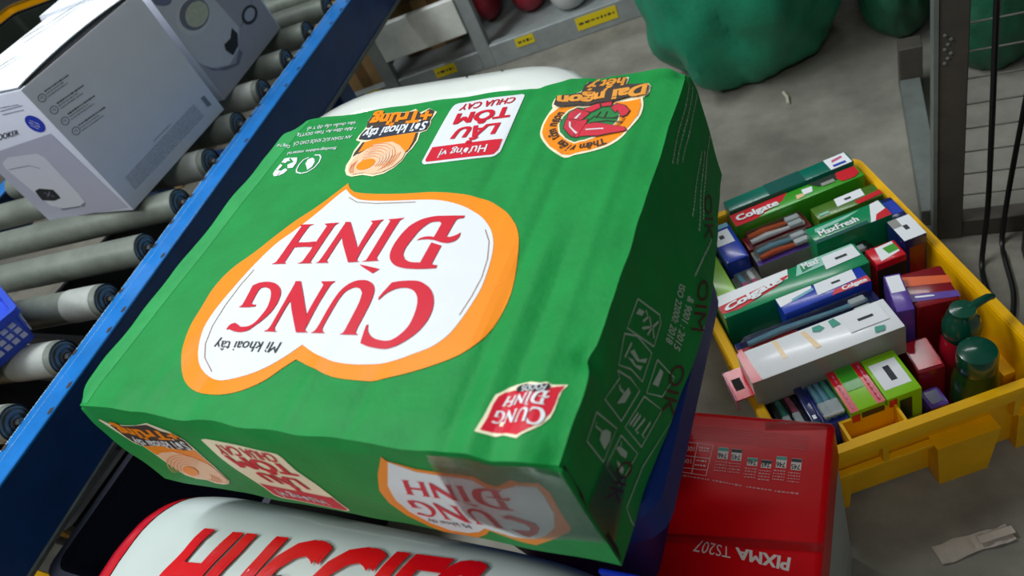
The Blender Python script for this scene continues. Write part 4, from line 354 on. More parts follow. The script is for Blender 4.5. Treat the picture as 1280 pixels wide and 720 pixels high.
["p","brand_lettering","red",3,[[[0.2694,-0.0483],[0.2712,-0.0472],[0.2751,-0.0334],[0.2741,-0.0329],[0.2745,-0.0327],[0.2803,-0.0325],[0.2784,-0.0335],[0.2749,-0.0475],[0.2758,-0.0481]],[[0.2769,-0.0396],[0.2805,-0.0396],[0.2842,-0.0392],[0.2839,-0.0414],[0.2798,-0.0414],[0.276,-0.0416]],[[0.2803,-0.0479],[0.2825,-0.0469],[0.2859,-0.0333],[0.2844,-0.0325],[0.2856,-0.0323],[0.2903,-0.032],[0.289,-0.0332],[0.2859,-0.047],[0.2868,-0.0477]],[[0.2879,-0.0476],[0.2895,-0.0469],[0.293,-0.0318],[0.2935,-0.0318],[0.2951,-0.0347],[0.2941,-0.0376],[0.2925,-0.0465],[0.2937,-0.0474]],[[0.2928,-0.0318],[0.2948,-0.0318],[0.3028,-0.0416],[0.3051,-0.0464],[0.3064,-0.0469],[0.3018,-0.0472],[0.294,-0.0374]],[[0.3029,-0.0419],[0.304,-0.0323],[0.3028,-0.0316],[0.3079,-0.031],[0.3069,-0.0322],[0.3051,-0.0413],[0.3048,-0.0459]],[[0.307,-0.0468],[0.3087,-0.0464],[0.309,-0.0453],[0.3107,-0.0317],[0.3095,-0.0311],[0.3158,-0.0306],[0.3144,-0.0317],[0.3127,-0.0453],[0.3134,-0.0462],[0.3144,-0.0466],[0.3082,-0.0469]],[[0.307,-0.048],[0.3089,-0.0483],[0.3164,-0.0499],[0.3144,-0.0515],[0.309,-0.0491]],[[0.3382,-0.0301],[0.3381,-0.031],[0.3362,-0.0313],[0.3358,-0.032],[0.3357,-0.0376],[0.3368,-0.0378],[0.339,-0.037],[0.3401,-0.0361],[0.3404,-0.0379],[0.3395,-0.0394],[0.337,-0.04],[0.3339,-0.0395],[0.3316,-0.0389],[0.328,-0.0386],[0.3249,-0.039],[0.3265,-0.038],[0.3288,-0.0376],[0.3311,-0.0378],[0.3312,-0.033],[0.3303,-0.0323],[0.3286,-0.0322],[0.3265,-0.0328],[0.3243,-0.0353],[0.3232,-0.0385],[0.3224,-0.0417],[0.3227,-0.0442],[0.3245,-0.0462],[0.3273,-0.0471],[0.3311,-0.0473],[0.3312,-0.0398],[0.3356,-0.0409],[0.3358,-0.0476],[0.3365,-0.0482],[0.3382,-0.0483],[0.3383,-0.0494],[0.331,-0.0498],[0.3256,-0.0494],[0.3216,-0.0484],[0.3188,-0.0464],[0.3174,-0.0442],[0.3169,-0.0413],[0.3176,-0.0377],[0.3192,-0.0341],[0.3222,-0.0317],[0.3259,-0.0305],[0.3286,-0.0302]],[[0.2628,-0.0664],[0.2642,-0.0652],[0.2651,-0.0571],[0.2676,-0.0559],[0.2704,-0.0555],[0.2735,-0.0557],[0.2764,-0.0567],[0.2785,-0.0585],[0.2798,-0.0608],[0.2801,-0.0644],[0.2791,-0.0685],[0.2766,-0.0723],[0.2746,-0.0744],[0.2725,-0.0764],[0.2692,-0.0772],[0.2659,-0.0769],[0.2633,-0.0762],[0.2618,-0.0764],[0.2627,-0.074],[0.2646,-0.0732],[0.2663,-0.0739],[0.2681,-0.0749],[0.2715,-0.0745],[0.2739,-0.073],[0.2754,-0.0698],[0.2764,-0.0665],[0.2761,-0.0629],[0.275,-0.0599],[0.2736,-0.0584],[0.2711,-0.0577],[0.2692,-0.0583],[0.2685,-0.0604],[0.2682,-0.0645],[0.2691,-0.0651],[0.2706,-0.0651],[0.2706,-0.066],[0.267,-0.0663]],[[0.2798,-0.0767],[0.2815,-0.0759],[0.2822,-0.0738],[0.2838,-0.055],[0.2858,-0.0549],[0.2862,-0.0623],[0.2852,-0.0643],[0.2843,-0.0749],[0.2852,-0.0761],[0.2864,-0.0767]],[[0.2836,-0.055],[0.2858,-0.055],[0.2958,-0.069],[0.298,-0.0728],[0.2986,-0.0756],[0.3004,-0.0766],[0.2952,-0.0768],[0.2855,-0.0631]],[[0.2959,-0.0692],[0.2964,-0.0564],[0.2946,-0.0549],[0.3007,-0.0547],[0.2994,-0.0566],[0.2986,-0.066],[0.2986,-0.074],[0.2984,-0.0744]],[[0.3015,-0.0767],[0.303,-0.0759],[0.3035,-0.073],[0.3039,-0.065],[0.3046,-0.0596],[0.3064,-0.0563],[0.3091,-0.0546],[0.312,-0.0542],[0.3146,-0.0546],[0.3171,-0.0559],[0.3187,-0.0578],[0.3195,-0.06],[0.32,-0.0639],[0.3202,-0.0693],[0.3202,-0.0736],[0.3205,-0.0756],[0.322,-0.0765],[0.3142,-0.0767],[0.3155,-0.0758],[0.3156,-0.071],[0.3153,-0.0632],[0.3145,-0.0594],[0.3128,-0.0577],[0.3105,-0.0572],[0.3085,-0.058],[0.307,-0.0595],[0.3062,-0.0626],[0.3059,-0.0689],[0.3058,-0.0745],[0.3067,-0.0759],[0.308,-0.0766]],[[0.326,-0.0595],[0.333,-0.0546],[0.3395,-0.0581],[0.3458,-0.0616],[0.3458,-0.0681],[0.3412,-0.0764],[0.3336,-0.083],[0.3302,-0.0812],[0.3256,-0.0749],[0.3371,-0.0739],[0.34,-0.0691],[0.3387,-0.0648],[0.3323,-0.0613]]]],
["t","brand_lettering","black",3,[[0.2955,-0.0793],[0.266,-0.0811],[0.295,-0.0861],[0.2641,-0.0869]],"Mì khoai tây",0]],"right":[["s","handling_marks","mark",1,[[[0.1224,-0.0251],[0.1325,-0.0513],[0.1293,-0.0558],[0.113,-0.0569],[0.1002,-0.024],[0.1224,-0.0251]],[[0.0958,-0.0234],[0.104,-0.0357],[0.1082,-0.057],[0.0887,-0.0582],[0.0854,-0.0419],[0.0771,-0.0267],[0.0958,-0.0234]],[[0.0738,-0.0271],[0.0811,-0.0443],[0.0828,-0.0585],[0.0572,-0.0506],[0.0535,-0.0244],[0.0722,-0.032],[0.0738,-0.0271]],[[0.1097,-0.0651],[0.1151,-0.0905],[0.0963,-0.0837],[0.0865,-0.0661],[0.1097,-0.0651]],[[0.0834,-0.0649],[0.0899,-0.0883],[0.0599,-0.081],[0.0572,-0.0565],[0.0834,-0.0649]],[[0.0426,-0.0198],[0.0505,-0.0475],[0.0276,-0.0427],[0.0254,-0.0193],[0.0426,-0.0198]],[[0.051,-0.0549],[0.0546,-0.0795],[0.0292,-0.0704],[0.0277,-0.0472],[0.051,-0.0549]]],0.0011],
["s","handling_marks","mark",1,[[[0.1231,-0.036],[0.1214,-0.04],[0.1152,-0.0365]],[[0.1114,-0.0379],[0.1183,-0.0454]],[[0.1195,-0.0469],[0.1226,-0.0415]],[[0.1207,-0.0484],[0.1282,-0.0524]],[[0.1203,-0.0488],[0.1166,-0.0537]],[[0.119,-0.0473],[0.1125,-0.0454]],[[0.0972,-0.0332],[0.0856,-0.0311]],[[0.0695,-0.0344],[0.0687,-0.0373],[0.0702,-0.0426]],[[0.0718,-0.0645],[0.0613,-0.0607]],[[0.0725,-0.0678],[0.0625,-0.0642]],[[0.0739,-0.0734],[0.0624,-0.0681],[0.0634,-0.072]],[[0.0762,-0.0805],[0.0648,-0.0766],[0.0656,-0.0798]]],0.0016],
["p","handling_marks","mark",1,[[[0.1183,-0.0288],[0.1214,-0.035],[0.1171,-0.0338],[0.1133,-0.0274]],[[0.0921,-0.0345],[0.0962,-0.0379],[0.0959,-0.0468],[0.1025,-0.0544],[0.0994,-0.0546],[0.0933,-0.0453]],[[0.0877,-0.0338],[0.091,-0.0402],[0.0908,-0.0451],[0.0953,-0.0523],[0.0921,-0.0522],[0.0893,-0.0441]],[[0.0605,-0.0389],[0.0702,-0.0426],[0.076,-0.0456],[0.0753,-0.05],[0.0671,-0.0476]],[[0.0948,-0.069],[0.1075,-0.0709],[0.1084,-0.0756],[0.0979,-0.0757]],[[0.0339,-0.0321],[0.0387,-0.0313],[0.0426,-0.0357],[0.0445,-0.0415],[0.0406,-0.043],[0.033,-0.04]],[[0.0416,-0.0527],[0.0444,-0.0549],[0.0467,-0.0607],[0.0481,-0.0676],[0.0446,-0.0679],[0.0422,-0.0608]],[[0.0372,-0.0574],[0.0385,-0.0621],[0.039,-0.0689],[0.0356,-0.0694],[0.0347,-0.0635]]]],
["s","handling_marks","mark",1,[[[0.0388,-0.0232],[0.0369,-0.0239],[0.0387,-0.0313]],[[0.0486,-0.057],[0.045,-0.0583]],[[0.1052,-0.1192],[0.0857,-0.1257],[0.0602,-0.1201],[0.0227,-0.1093],[0.0225,-0.0967],[0.0246,-0.0857],[0.053,-0.0911],[0.0924,-0.104]]],0.0011],
["t","stamp_lettering","mark",1,[[0.1676,-0.0625],[0.1255,-0.0673],[0.1709,-0.0692],[0.1283,-0.0755]],"ISO 22000: 2018",0.02],
["t","stamp_lettering","mark",1,[[0.1689,-0.0754],[0.1289,-0.0778],[0.1719,-0.0827],[0.1313,-0.0857]],"& 9001 : 2015",0.02],
["t","inkjet_stamp#6","inkred",2,[[0.0407,-0.0633],[0.0138,-0.0572],[0.0489,-0.0791],[0.0201,-0.0754]],"OIK",0.0],
["t","inkjet_stamp#7","inkred",2,[[0.1198,-0.0835],[0.0877,-0.0881],[0.1304,-0.0978],[0.0943,-0.1043]],"OIK",0.0],
["t","inkjet_stamp#8","inkred",2,[[0.1878,-0.0814],[0.152,-0.0897],[0.2004,-0.0953],[0.1619,-0.1045]],"OIM",0.0],
["t","inkjet_stamp#9","inkred",2,[[0.26,-0.0717],[0.2237,-0.0797],[0.277,-0.0855],[0.2372,-0.0949]],"OIK",0.0],
["f","fine_print#1","mark",1,[[0.3097,-0.008],[0.2318,-0.0183]],0.0024],
["f","fine_print#1","mark",1,[[0.3131,-0.0158],[0.2385,-0.0239]],0.0024],
["f","fine_print#1","mark",1,[[0.3158,-0.0245],[0.2477,-0.0302]],0.0024],
["f","fine_print#3","mark",1,[[0.2867,-0.0534],[0.2255,-0.06]],0.0024],
["f","fine_print#3","mark",1,[[0.2934,-0.0589],[0.2237,-0.0719]],0.0024],
["f","fine_print#3","mark",1,[[0.3004,-0.0646],[0.2384,-0.0746]],0.0024],
["f","fine_print#5","mark",1,[[0.2351,-0.0912],[0.1861,-0.0756]],0.0024],
["f","fine_print#2","mark",1,[[0.3164,-0.0624],[0.2733,-0.0683]],0.0024],
["p","noodle_badge","noodle2",1,[[[0.1621,-0.1022],[0.1697,-0.1049],[0.1831,-0.1078],[0.192,-0.11],[0.1928,-0.116],[0.1827,-0.1208],[0.1711,-0.1236],[0.1628,-0.1234],[0.1574,-0.1184],[0.1551,-0.1117]]]],
["p","noodle_badge","amber",2,[[[0.1613,-0.1062],[0.1716,-0.1106],[0.1851,-0.1135],[0.1815,-0.1193],[0.1699,-0.1221],[0.1621,-0.1216],[0.1582,-0.1177],[0.157,-0.1124]]]]]}
PR2 = {"wfront":[["p","picture_panel","lilac",1,[[[-0.8075,0.5113],[-0.5949,0.5307],[-0.579,0.383],[-0.8347,0.3684],[-0.8475,0.3711],[-0.8483,0.3795],[-0.8567,0.4795]]]],
["p","cooker_picture","pot",2,[[[-0.7774,0.4943],[-0.7499,0.5024],[-0.6691,0.5016],[-0.6596,0.4927],[-0.6649,0.4163],[-0.6694,0.4022],[-0.6948,0.3923],[-0.7397,0.3924],[-0.7677,0.4005],[-0.7848,0.4839]]]],
["s","cooker_picture","potline",3,[[[-0.7781,0.4804],[-0.7173,0.4826],[-0.6977,0.4752]]],0.0012],
["p","cooker_picture","black",3,[[[-0.7684,0.4335],[-0.7508,0.4373],[-0.7181,0.4322],[-0.7183,0.4194],[-0.7211,0.4138],[-0.7441,0.4096],[-0.7743,0.4131],[-0.7725,0.4213]]]],
["s","cooker_picture","potline",4,[[[-0.749,0.4289],[-0.7409,0.4236],[-0.7327,0.4182]],[[-0.7318,0.4287],[-0.75,0.4196]]],0.0015],
["p","cooker_picture","potline",2,[[[-0.7495,0.3919],[-0.6927,0.3939],[-0.6687,0.4004],[-0.6806,0.3931],[-0.749,0.3881]]]],
["p","round_badge","badgeblue",1,[[[-0.6017,0.5368],[-0.6068,0.5354],[-0.6121,0.535],[-0.6172,0.5356],[-0.6217,0.5372],[-0.6253,0.5397],[-0.6277,0.5428],[-0.6288,0.5465],[-0.6285,0.5503],[-0.6269,0.5542],[-0.624,0.5577],[-0.62,0.5606],[-0.6153,0.5628],[-0.6102,0.5641],[-0.605,0.5644],[-0.6001,0.5638],[-0.5957,0.5622],[-0.5922,0.5598],[-0.5898,0.5567],[-0.5887,0.5532],[-0.5889,0.5494],[-0.5904,0.5456],[-0.5932,0.5421],[-0.597,0.5391]]]],
["f","round_badge","white",2,[[-0.6123,0.5571],[-0.5992,0.5477]],0.002],
["f","round_badge","white",2,[[-0.618,0.554],[-0.6036,0.5435]],0.002],
["f","round_badge","white",2,[[-0.6213,0.5496],[-0.6099,0.5409]],0.002],
["t","print_lettering","ink",1,[[-0.7449,0.5327],[-0.6676,0.5378],[-0.7303,0.5434],[-0.6592,0.5457]],"COOKER",0.02],
["f","print_lettering#2","inkpale",1,[[-0.6522,0.5838],[-0.6044,0.5831]],0.0022],
["f","print_lettering#2","inkpale",1,[[-0.6597,0.5787],[-0.5976,0.5807]],0.0022],
["f","print_lettering#2","inkpale",1,[[-0.6608,0.5731],[-0.6051,0.5739]],0.0022]],"wright":[["s","print_icons","inkpale",1,[[[0.4643,0.5748],[0.4618,0.5734],[0.4589,0.5731],[0.4561,0.574],[0.4542,0.5758],[0.4536,0.5781],[0.4543,0.5804],[0.4564,0.5822],[0.4591,0.583],[0.4621,0.5828],[0.4645,0.5814],[0.4658,0.5793],[0.4658,0.5769],[0.4643,0.5748]]],0.0012],
["s","print_icons","inkpale",1,[[[0.4571,0.5787],[0.4614,0.5796],[0.4607,0.576]]],0.001],
["s","print_icons","inkpale",1,[[[0.4654,0.5532],[0.4628,0.5518],[0.4598,0.5515],[0.457,0.5524],[0.4551,0.5543],[0.4545,0.5567],[0.4552,0.5591],[0.4573,0.5609],[0.4601,0.5617],[0.4631,0.5614],[0.4655,0.56],[0.4669,0.5578],[0.4668,0.5554],[0.4654,0.5532]]],0.0012],
["s","print_icons","inkpale",1,[[[0.458,0.5573],[0.4624,0.5582],[0.4617,0.5545]]],0.001],
["s","print_icons","inkpale",1,[[[0.4664,0.5329],[0.4638,0.5315],[0.4607,0.5312],[0.4579,0.5322],[0.4559,0.5341],[0.4553,0.5366],[0.4561,0.539],[0.4582,0.5408],[0.461,0.5417],[0.464,0.5413],[0.4665,0.5399],[0.4679,0.5376],[0.4678,0.5351],[0.4664,0.5329]]],0.0012],
["s","print_icons","inkpale",1,[[[0.4589,0.5371],[0.4634,0.538],[0.4627,0.5342]]],0.001],
["s","print_icons","inkpale",1,[[[0.4685,0.513],[0.4659,0.5116],[0.4628,0.5114],[0.4599,0.5124],[0.4579,0.5144],[0.4573,0.5169],[0.4581,0.5194],[0.4602,0.5212],[0.4631,0.5221],[0.4661,0.5217],[0.4686,0.5202],[0.47,0.5178],[0.47,0.5152],[0.4685,0.513]]],0.0012],
["s","print_icons","inkpale",1,[[[0.4609,0.5174],[0.4655,0.5183],[0.4647,0.5144]]],0.001],
["f","print_lettering","ink",1,[[0.4693,0.5822],[0.5154,0.5781]],0.0028],
["f","print_lettering","inkpale",1,[[0.4683,0.5784],[0.5013,0.5754]],0.002],
["f","print_lettering","inkpale",1,[[0.4674,0.5746],[0.5066,0.571]],0.002],
["f","print_lettering","ink",1,[[0.4711,0.5602],[0.5229,0.555]],0.0028],
["f","print_lettering","inkpale",1,[[0.4702,0.5563],[0.5072,0.5525]],0.002],
["f","print_lettering","inkpale",1,[[0.4692,0.5524],[0.5132,0.5478]],0.002],
["f","print_lettering","ink",1,[[0.4719,0.5405],[0.5261,0.5344]],0.0028],
["f","print_lettering","inkpale",1,[[0.4709,0.5366],[0.5097,0.5321]],0.002],
["f","print_lettering","inkpale",1,[[0.47,0.5326],[0.516,0.5272]],0.002],
["f","print_lettering","ink",1,[[0.4725,0.5198],[0.5257,0.5132]],0.0028],
["f","print_lettering","inkpale",1,[[0.4716,0.5157],[0.5096,0.5109]],0.002],
["f","print_lettering","inkpale",1,[[0.4706,0.5117],[0.5158,0.5058]],0.002],
["f","spec_print","inkpale",1,[[0.4709,0.4192],[0.6601,0.4196]],0.0018],
["f","spec_print","inkpale",1,[[0.4707,0.4161],[0.6603,0.4162]],0.0018],
["f","spec_print","inkpale",1,[[0.4705,0.4129],[0.6604,0.4127]],0.0018],
["f","spec_print","inkpale",1,[[0.4704,0.4098],[0.6606,0.4093]],0.0018],
["f","spec_print","inkpale",1,[[0.4702,0.4066],[0.6607,0.4058]],0.0018],
["f","spec_print","inkpale",1,[[0.47,0.4034],[0.6609,0.4023]],0.0018],
["f","spec_print","inkpale",1,[[0.4698,0.4002],[0.661,0.3988]],0.0018],
["f","spec_print","inkpale",1,[[0.4697,0.397],[0.6612,0.3953]],0.0018],
["f","spec_print","inkpale",1,[[0.5521,0.4267],[0.5987,0.4257]],0.002],
["p","print_icons","inkpale",1,[[[0.679,0.4191],[0.6883,0.418],[0.6893,0.3982],[0.679,0.4001]]]]],"w2":[["p","picture_panel","lilac2",0,[[[0.0131,0.6052],[-0.0144,0.5842],[0.0014,0.3758],[0.2485,0.3768],[0.2427,0.4865]]]],
["p","cooker_picture","pot",1,[[[-0.0249,0.5816],[0.0104,0.5902],[0.0745,0.5648],[0.1225,0.5247],[0.1337,0.4971],[0.145,0.4394],[0.1085,0.4149],[0.065,0.409],[0.0198,0.4302],[-0.0033,0.4563],[-0.0145,0.4974],[-0.0187,0.5529]]]],
["p","cooker_picture","potlid",2,[[[0.0381,0.5518],[0.0336,0.5507],[0.0277,0.5512],[0.0209,0.5531],[0.014,0.5563],[0.0076,0.5604],[0.0024,0.5651],[-0.0012,0.5697],[-0.0029,0.574],[-0.0025,0.5775],[0.0,0.5799],[0.0043,0.581],[0.01,0.5806],[0.0166,0.5789],[0.0234,0.5758],[0.0299,0.5718],[0.0353,0.5671],[0.0391,0.5624],[0.041,0.5579],[0.0406,0.5543]]]],
["p","cooker_picture","whiteedge",2,[[[0.0823,0.4836],[0.0698,0.482],[0.0569,0.4824],[0.0443,0.4847],[0.0331,0.4887],[0.0238,0.4942],[0.0172,0.5006],[0.0135,0.5077],[0.0129,0.5148],[0.0155,0.5217],[0.0211,0.5278],[0.0293,0.5327],[0.0396,0.5362],[0.0513,0.538],[0.0639,0.538],[0.0763,0.5361],[0.0879,0.5324],[0.0977,0.5272],[0.1051,0.5208],[0.1094,0.5135],[0.1104,0.506],[0.1079,0.4987],[0.102,0.4923],[0.0933,0.4871]]]],
["p","cooker_picture","potline",3,[[[0.0844,0.489],[0.0739,0.4877],[0.0629,0.488],[0.0522,0.49],[0.0426,0.4935],[0.0346,0.4982],[0.0288,0.5038],[0.0255,0.5099],[0.0249,0.5161],[0.0269,0.522],[0.0316,0.5272],[0.0385,0.5315],[0.0473,0.5345],[0.0573,0.536],[0.068,0.5359],[0.0786,0.5342],[0.0884,0.531],[0.0968,0.5264],[0.1032,0.5209],[0.107,0.5146],[0.1079,0.5082],[0.1059,0.5019],[0.101,0.4964],[0.0937,0.492]]]],
["p","cooker_picture","rice",4,[[[0.0847,0.4919],[0.0762,0.4907],[0.0673,0.4908],[0.0588,0.4922],[0.0511,0.4948],[0.0447,0.4983],[0.0402,0.5026],[0.0377,0.5072],[0.0374,0.512],[0.0393,0.5166],[0.0433,0.5207],[0.0491,0.5241],[0.0563,0.5265],[0.0646,0.5277],[0.0732,0.5278],[0.0818,0.5265],[0.0897,0.5241],[0.0963,0.5207],[0.1011,0.5165],[0.1039,0.5117],[0.1044,0.5068],[0.1025,0.502],[0.0984,0.4977],[0.0923,0.4943]]]],
["p","cooker_picture","black",3,[[[0.1271,0.4493],[0.1315,0.4342],[0.1128,0.419],[0.0864,0.4154],[0.0784,0.432],[0.0837,0.4401],[0.1065,0.4387]]]],
["p","cooker_picture","potline",1,[[[0.0087,0.4438],[0.0314,0.4209],[0.0812,0.4019],[0.1103,0.4138],[0.1143,0.4045],[0.0857,0.3956],[0.0499,0.4071],[0.0199,0.4258]]]],
["p","badge","ink",1,[[[0.2054,0.426],[0.1985,0.4248],[0.1911,0.4246],[0.1838,0.4254],[0.177,0.4272],[0.1713,0.4299],[0.167,0.4332],[0.1644,0.4369],[0.1635,0.4408],[0.1646,0.4446],[0.1675,0.448],[0.1719,0.451],[0.1777,0.4531],[0.1845,0.4544],[0.1917,0.4547],[0.199,0.454],[0.2058,0.4523],[0.2117,0.4497],[0.2162,0.4464],[0.219,0.4427],[0.22,0.4387],[0.219,0.4348],[0.2161,0.4312],[0.2114,0.4282]]]],
["p","badge","lilac",2,[[[0.2009,0.4314],[0.1961,0.4305],[0.191,0.4302],[0.1861,0.4307],[0.1815,0.4318],[0.1777,0.4334],[0.1749,0.4355],[0.1732,0.4379],[0.1728,0.4404],[0.1737,0.4429],[0.1758,0.4453],[0.179,0.4472],[0.1831,0.4487],[0.1878,0.4496],[0.1928,0.4499],[0.1978,0.4495],[0.2023,0.4485],[0.2062,0.4468],[0.2092,0.4448],[0.2109,0.4424],[0.2114,0.4398],[0.2105,0.4372],[0.2083,0.4349],[0.205,0.4329]]]],
["s","badge","ink",1,[[[0.2143,0.4494],[0.223,0.4579],[0.2373,0.4699]],[[0.1507,0.4377],[0.1631,0.4404]]],0.001]],"red":[["t","lettering","offwhite",1,[[0.4336,0.1061],[0.3916,0.1073],[0.433,0.0959],[0.3936,0.0987]],"PIXMA",0.035],
["t","lettering","offwhite",1,[[0.3871,0.1068],[0.3618,0.1087],[0.389,0.0979],[0.3587,0.0984]],"TS207",0.0],
["s","spec_table","offwhite",1,[[[0.329,0.1977],[0.3588,0.1972],[0.3577,0.1666],[0.333,0.1676]],[[0.3338,0.1838],[0.3582,0.1835]],[[0.3346,0.1717],[0.3581,0.172]],[[0.3448,0.1979],[0.3451,0.1666]]],0.0006],
["t","spec_table","offwhite",1,[[0.343,0.1935],[0.3355,0.1936],[0.3432,0.189],[0.3361,0.1886]],"100",0],
["t","spec_table","offwhite",1,[[0.3423,0.181],[0.3348,0.1807],[0.3428,0.1766],[0.3353,0.1763]],"100",0],
["f","spec_table","offwhite",1,[[0.356,0.1933],[0.347,0.1933]],0.0018],
["f","spec_table","offwhite",1,[[0.3564,0.1906],[0.3475,0.1907]],0.0018],
["f","spec_table","offwhite",1,[[0.3553,0.1804],[0.3464,0.1804]],0.0018],
["f","spec_table","offwhite",1,[[0.3554,0.176],[0.3463,0.1759]],0.0018],
["p","ink_chart","offwhite",1,[[[0.4254,0.1815],[0.4334,0.1817],[0.4335,0.1926],[0.4252,0.1924]]]],
["p","ink_chart","ink",2,[[[0.4254,0.189],[0.4333,0.1892],[0.4335,0.1922],[0.4252,0.192]]]],
["t","ink_chart","ink",2,[[0.4326,0.187],[0.4256,0.1869],[0.4327,0.1824],[0.4257,0.1823]],"745",0.02],
["f","fine_print","pinkprint",1,[[0.4334,0.179],[0.424,0.1788]],0.0016],
["f","fine_print","pinkprint",1,[[0.4333,0.1763],[0.4239,0.1761]],0.0016],
["f","fine_print","pinkprint",1,[[0.4332,0.1736],[0.4238,0.1734]],0.0016],
["f","fine_print","pinkprint",1,[[0.4331,0.171],[0.4238,0.1707]],0.0016],
["p","ink_chart","offwhite",1,[[[0.4135,0.182],[0.4217,0.1822],[0.4216,0.1932],[0.4131,0.193]]]],
["p","ink_chart","teal",2,[[[0.4134,0.1896],[0.4214,0.1898],[0.4216,0.1928],[0.4132,0.1926]]]],
["t","ink_chart","ink",2,[[0.4207,0.1876],[0.4136,0.1875],[0.4209,0.1829],[0.4138,0.1828]],"746",0.02],
["f","fine_print","pinkprint",1,[[0.4216,0.1795],[0.412,0.1792]],0.0016],
["f","fine_print","pinkprint",1,[[0.4215,0.1768],[0.412,0.1765]],0.0016],
["f","fine_print","pinkprint",1,[[0.4215,0.1741],[0.412,0.1738]],0.0016],
["f","fine_print","pinkprint",1,[[0.4214,0.1714],[0.4119,0.1711]],0.0016],
["p","ink_chart","offwhite",1,[[[0.4014,0.1804],[0.4097,0.1806],[0.4099,0.1883],[0.4014,0.1881]]]],
["p","ink_chart","ink",2,[[[0.4016,0.1847],[0.4098,0.1849],[0.4099,0.1879],[0.4014,0.1876]]]],
["t","ink_chart","ink",2,[[0.4087,0.186],[0.4015,0.1859],[0.4089,0.1814],[0.4017,0.1813]],"745",0.02],
["f","fine_print","pinkprint",1,[[0.4097,0.1779],[0.4,0.1776]],0.0016],
["f","fine_print","pinkprint",1,[[0.4097,0.1752],[0.4,0.1749]],0.0016],
["f","fine_print","pinkprint",1,[[0.4096,0.1724],[0.4,0.1722]],0.0016],
["f","fine_print","pinkprint",1,[[0.4096,0.1697],[0.3999,0.1694]],0.0016],
["p","ink_chart","offwhite",1,[[[0.39,0.181],[0.3984,0.1813],[0.3985,0.189],[0.3898,0.1888]]]],
["p","ink_chart","teal",2,[[[0.3901,0.1853],[0.3984,0.1855],[0.3986,0.1886],[0.3899,0.1883]]]],
["t","ink_chart","ink",2,[[0.3973,0.1867],[0.3899,0.1866],[0.3976,0.182],[0.3902,0.1819]],"746",0.02],
["f","fine_print","pinkprint",1,[[0.3984,0.1785],[0.3885,0.1782]],0.0016],
["f","fine_print","pinkprint",1,[[0.3984,0.1757],[0.3885,0.1755]],0.0016],
["f","fine_print","pinkprint",1,[[0.3984,0.173],[0.3885,0.1727]],0.0016],
["f","fine_print","pinkprint",1,[[0.3984,0.1703],[0.3886,0.17]],0.0016],
["p","ink_chart","offwhite",1,[[[0.3762,0.1842],[0.3848,0.1844],[0.3843,0.1958],[0.3754,0.1956]]]],
["p","ink_chart","ink",2,[[[0.3757,0.1921],[0.3843,0.1922],[0.3844,0.1954],[0.3755,0.1952]]]],
["t","ink_chart","ink",2,[[0.3836,0.19],[0.3761,0.1899],[0.384,0.1852],[0.3764,0.1851]],"745",0.02],
["f","fine_print","pinkprint",1,[[0.3849,0.1816],[0.3747,0.1814]],0.0016],
["f","fine_print","pinkprint",1,[[0.3849,0.1788],[0.3748,0.1786]],0.0016],
["f","fine_print","pinkprint",1,[[0.3849,0.176],[0.3748,0.1758]],0.0016],
["f","fine_print","pinkprint",1,[[0.3849,0.1733],[0.3749,0.173]],0.0016],
["p","ink_chart","offwhite",1,[[[0.3645,0.1843],[0.3733,0.1845],[0.3727,0.1959],[0.3636,0.1958]]]],
["p","ink_chart","teal",2,[[[0.364,0.1922],[0.3726,0.1924],[0.3727,0.1955],[0.3637,0.1953]]]],
["t","ink_chart","ink",2,[[0.372,0.1901],[0.3643,0.19],[0.3724,0.1853],[0.3647,0.1852]],"746",0.02],
["f","fine_print","pinkprint",1,[[0.3733,0.1817],[0.363,0.1814]],0.0016],
["f","fine_print","pinkprint",1,[[0.3734,0.1788],[0.3631,0.1786]],0.0016],
["f","fine_print","pinkprint",1,[[0.3735,0.176],[0.3632,0.1758]],0.0016],
["f","fine_print","pinkprint",1,[[0.3735,0.1732],[0.3633,0.1729]],0.0016],
["f","fine_print","pinkprint",1,[[0.4336,0.1608],[0.4146,0.1604]],0.002],
["f","fine_print","pinkprint",1,[[0.4128,0.1608],[0.3913,0.1611]],0.002],
["f","fine_print","pinkprint",1,[[0.3885,0.1614],[0.364,0.1631]],0.002],
["f","fine_print","pinkprint",1,[[0.3611,0.1632],[0.3376,0.1642]],0.002],
["f","fine_print","redpale",1,[[0.4373,0.2146],[0.3337,0.2159]],0.0016],
["f","fine_print","redpale",1,[[0.4375,0.212],[0.3343,0.2131]],0.0016],
["f","fine_print","redpale",1,[[0.4377,0.2094],[0.3348,0.2103]],0.0016],
["f","fine_print","redpale",1,[[0.438,0.2068],[0.3353,0.2075]],0.0016],
["f","fine_print","redpale",1,[[0.4382,0.2042],[0.3359,0.2048]],0.0016],
["f","fine_print","redpale",1,[[0.4384,0.2017],[0.3364,0.202]],0.0016]],"pack":[["t","lettering","packred",2,[[0.0136,-0.0904],[0.2697,-0.0592],[0.0338,-0.0237],[0.2828,-0.0024]],"HUGGIES",0.045,0.006],
["t","lettering","packredline",2,[[0.2668,-0.0102],[0.2728,-0.0101],[0.2664,-0.0049],[0.2719,-0.005]],"®",0],
["p","red_edge","packred",1,[[[-0.0205,-0.005],[-0.032,-0.0064],[-0.0511,-0.0112],[-0.0608,-0.0176],[-0.0666,-0.0268],[-0.0754,-0.0355],[-0.0798,-0.047],[-0.0787,-0.0608],[-0.0708,-0.078],[-0.0561,-0.1008],[-0.0476,-0.099],[-0.0675,-0.0773],[-0.0711,-0.0629],[-0.069,-0.0469],[-0.0623,-0.0324],[-0.0531,-0.0201],[-0.0386,-0.0105]]]]]}

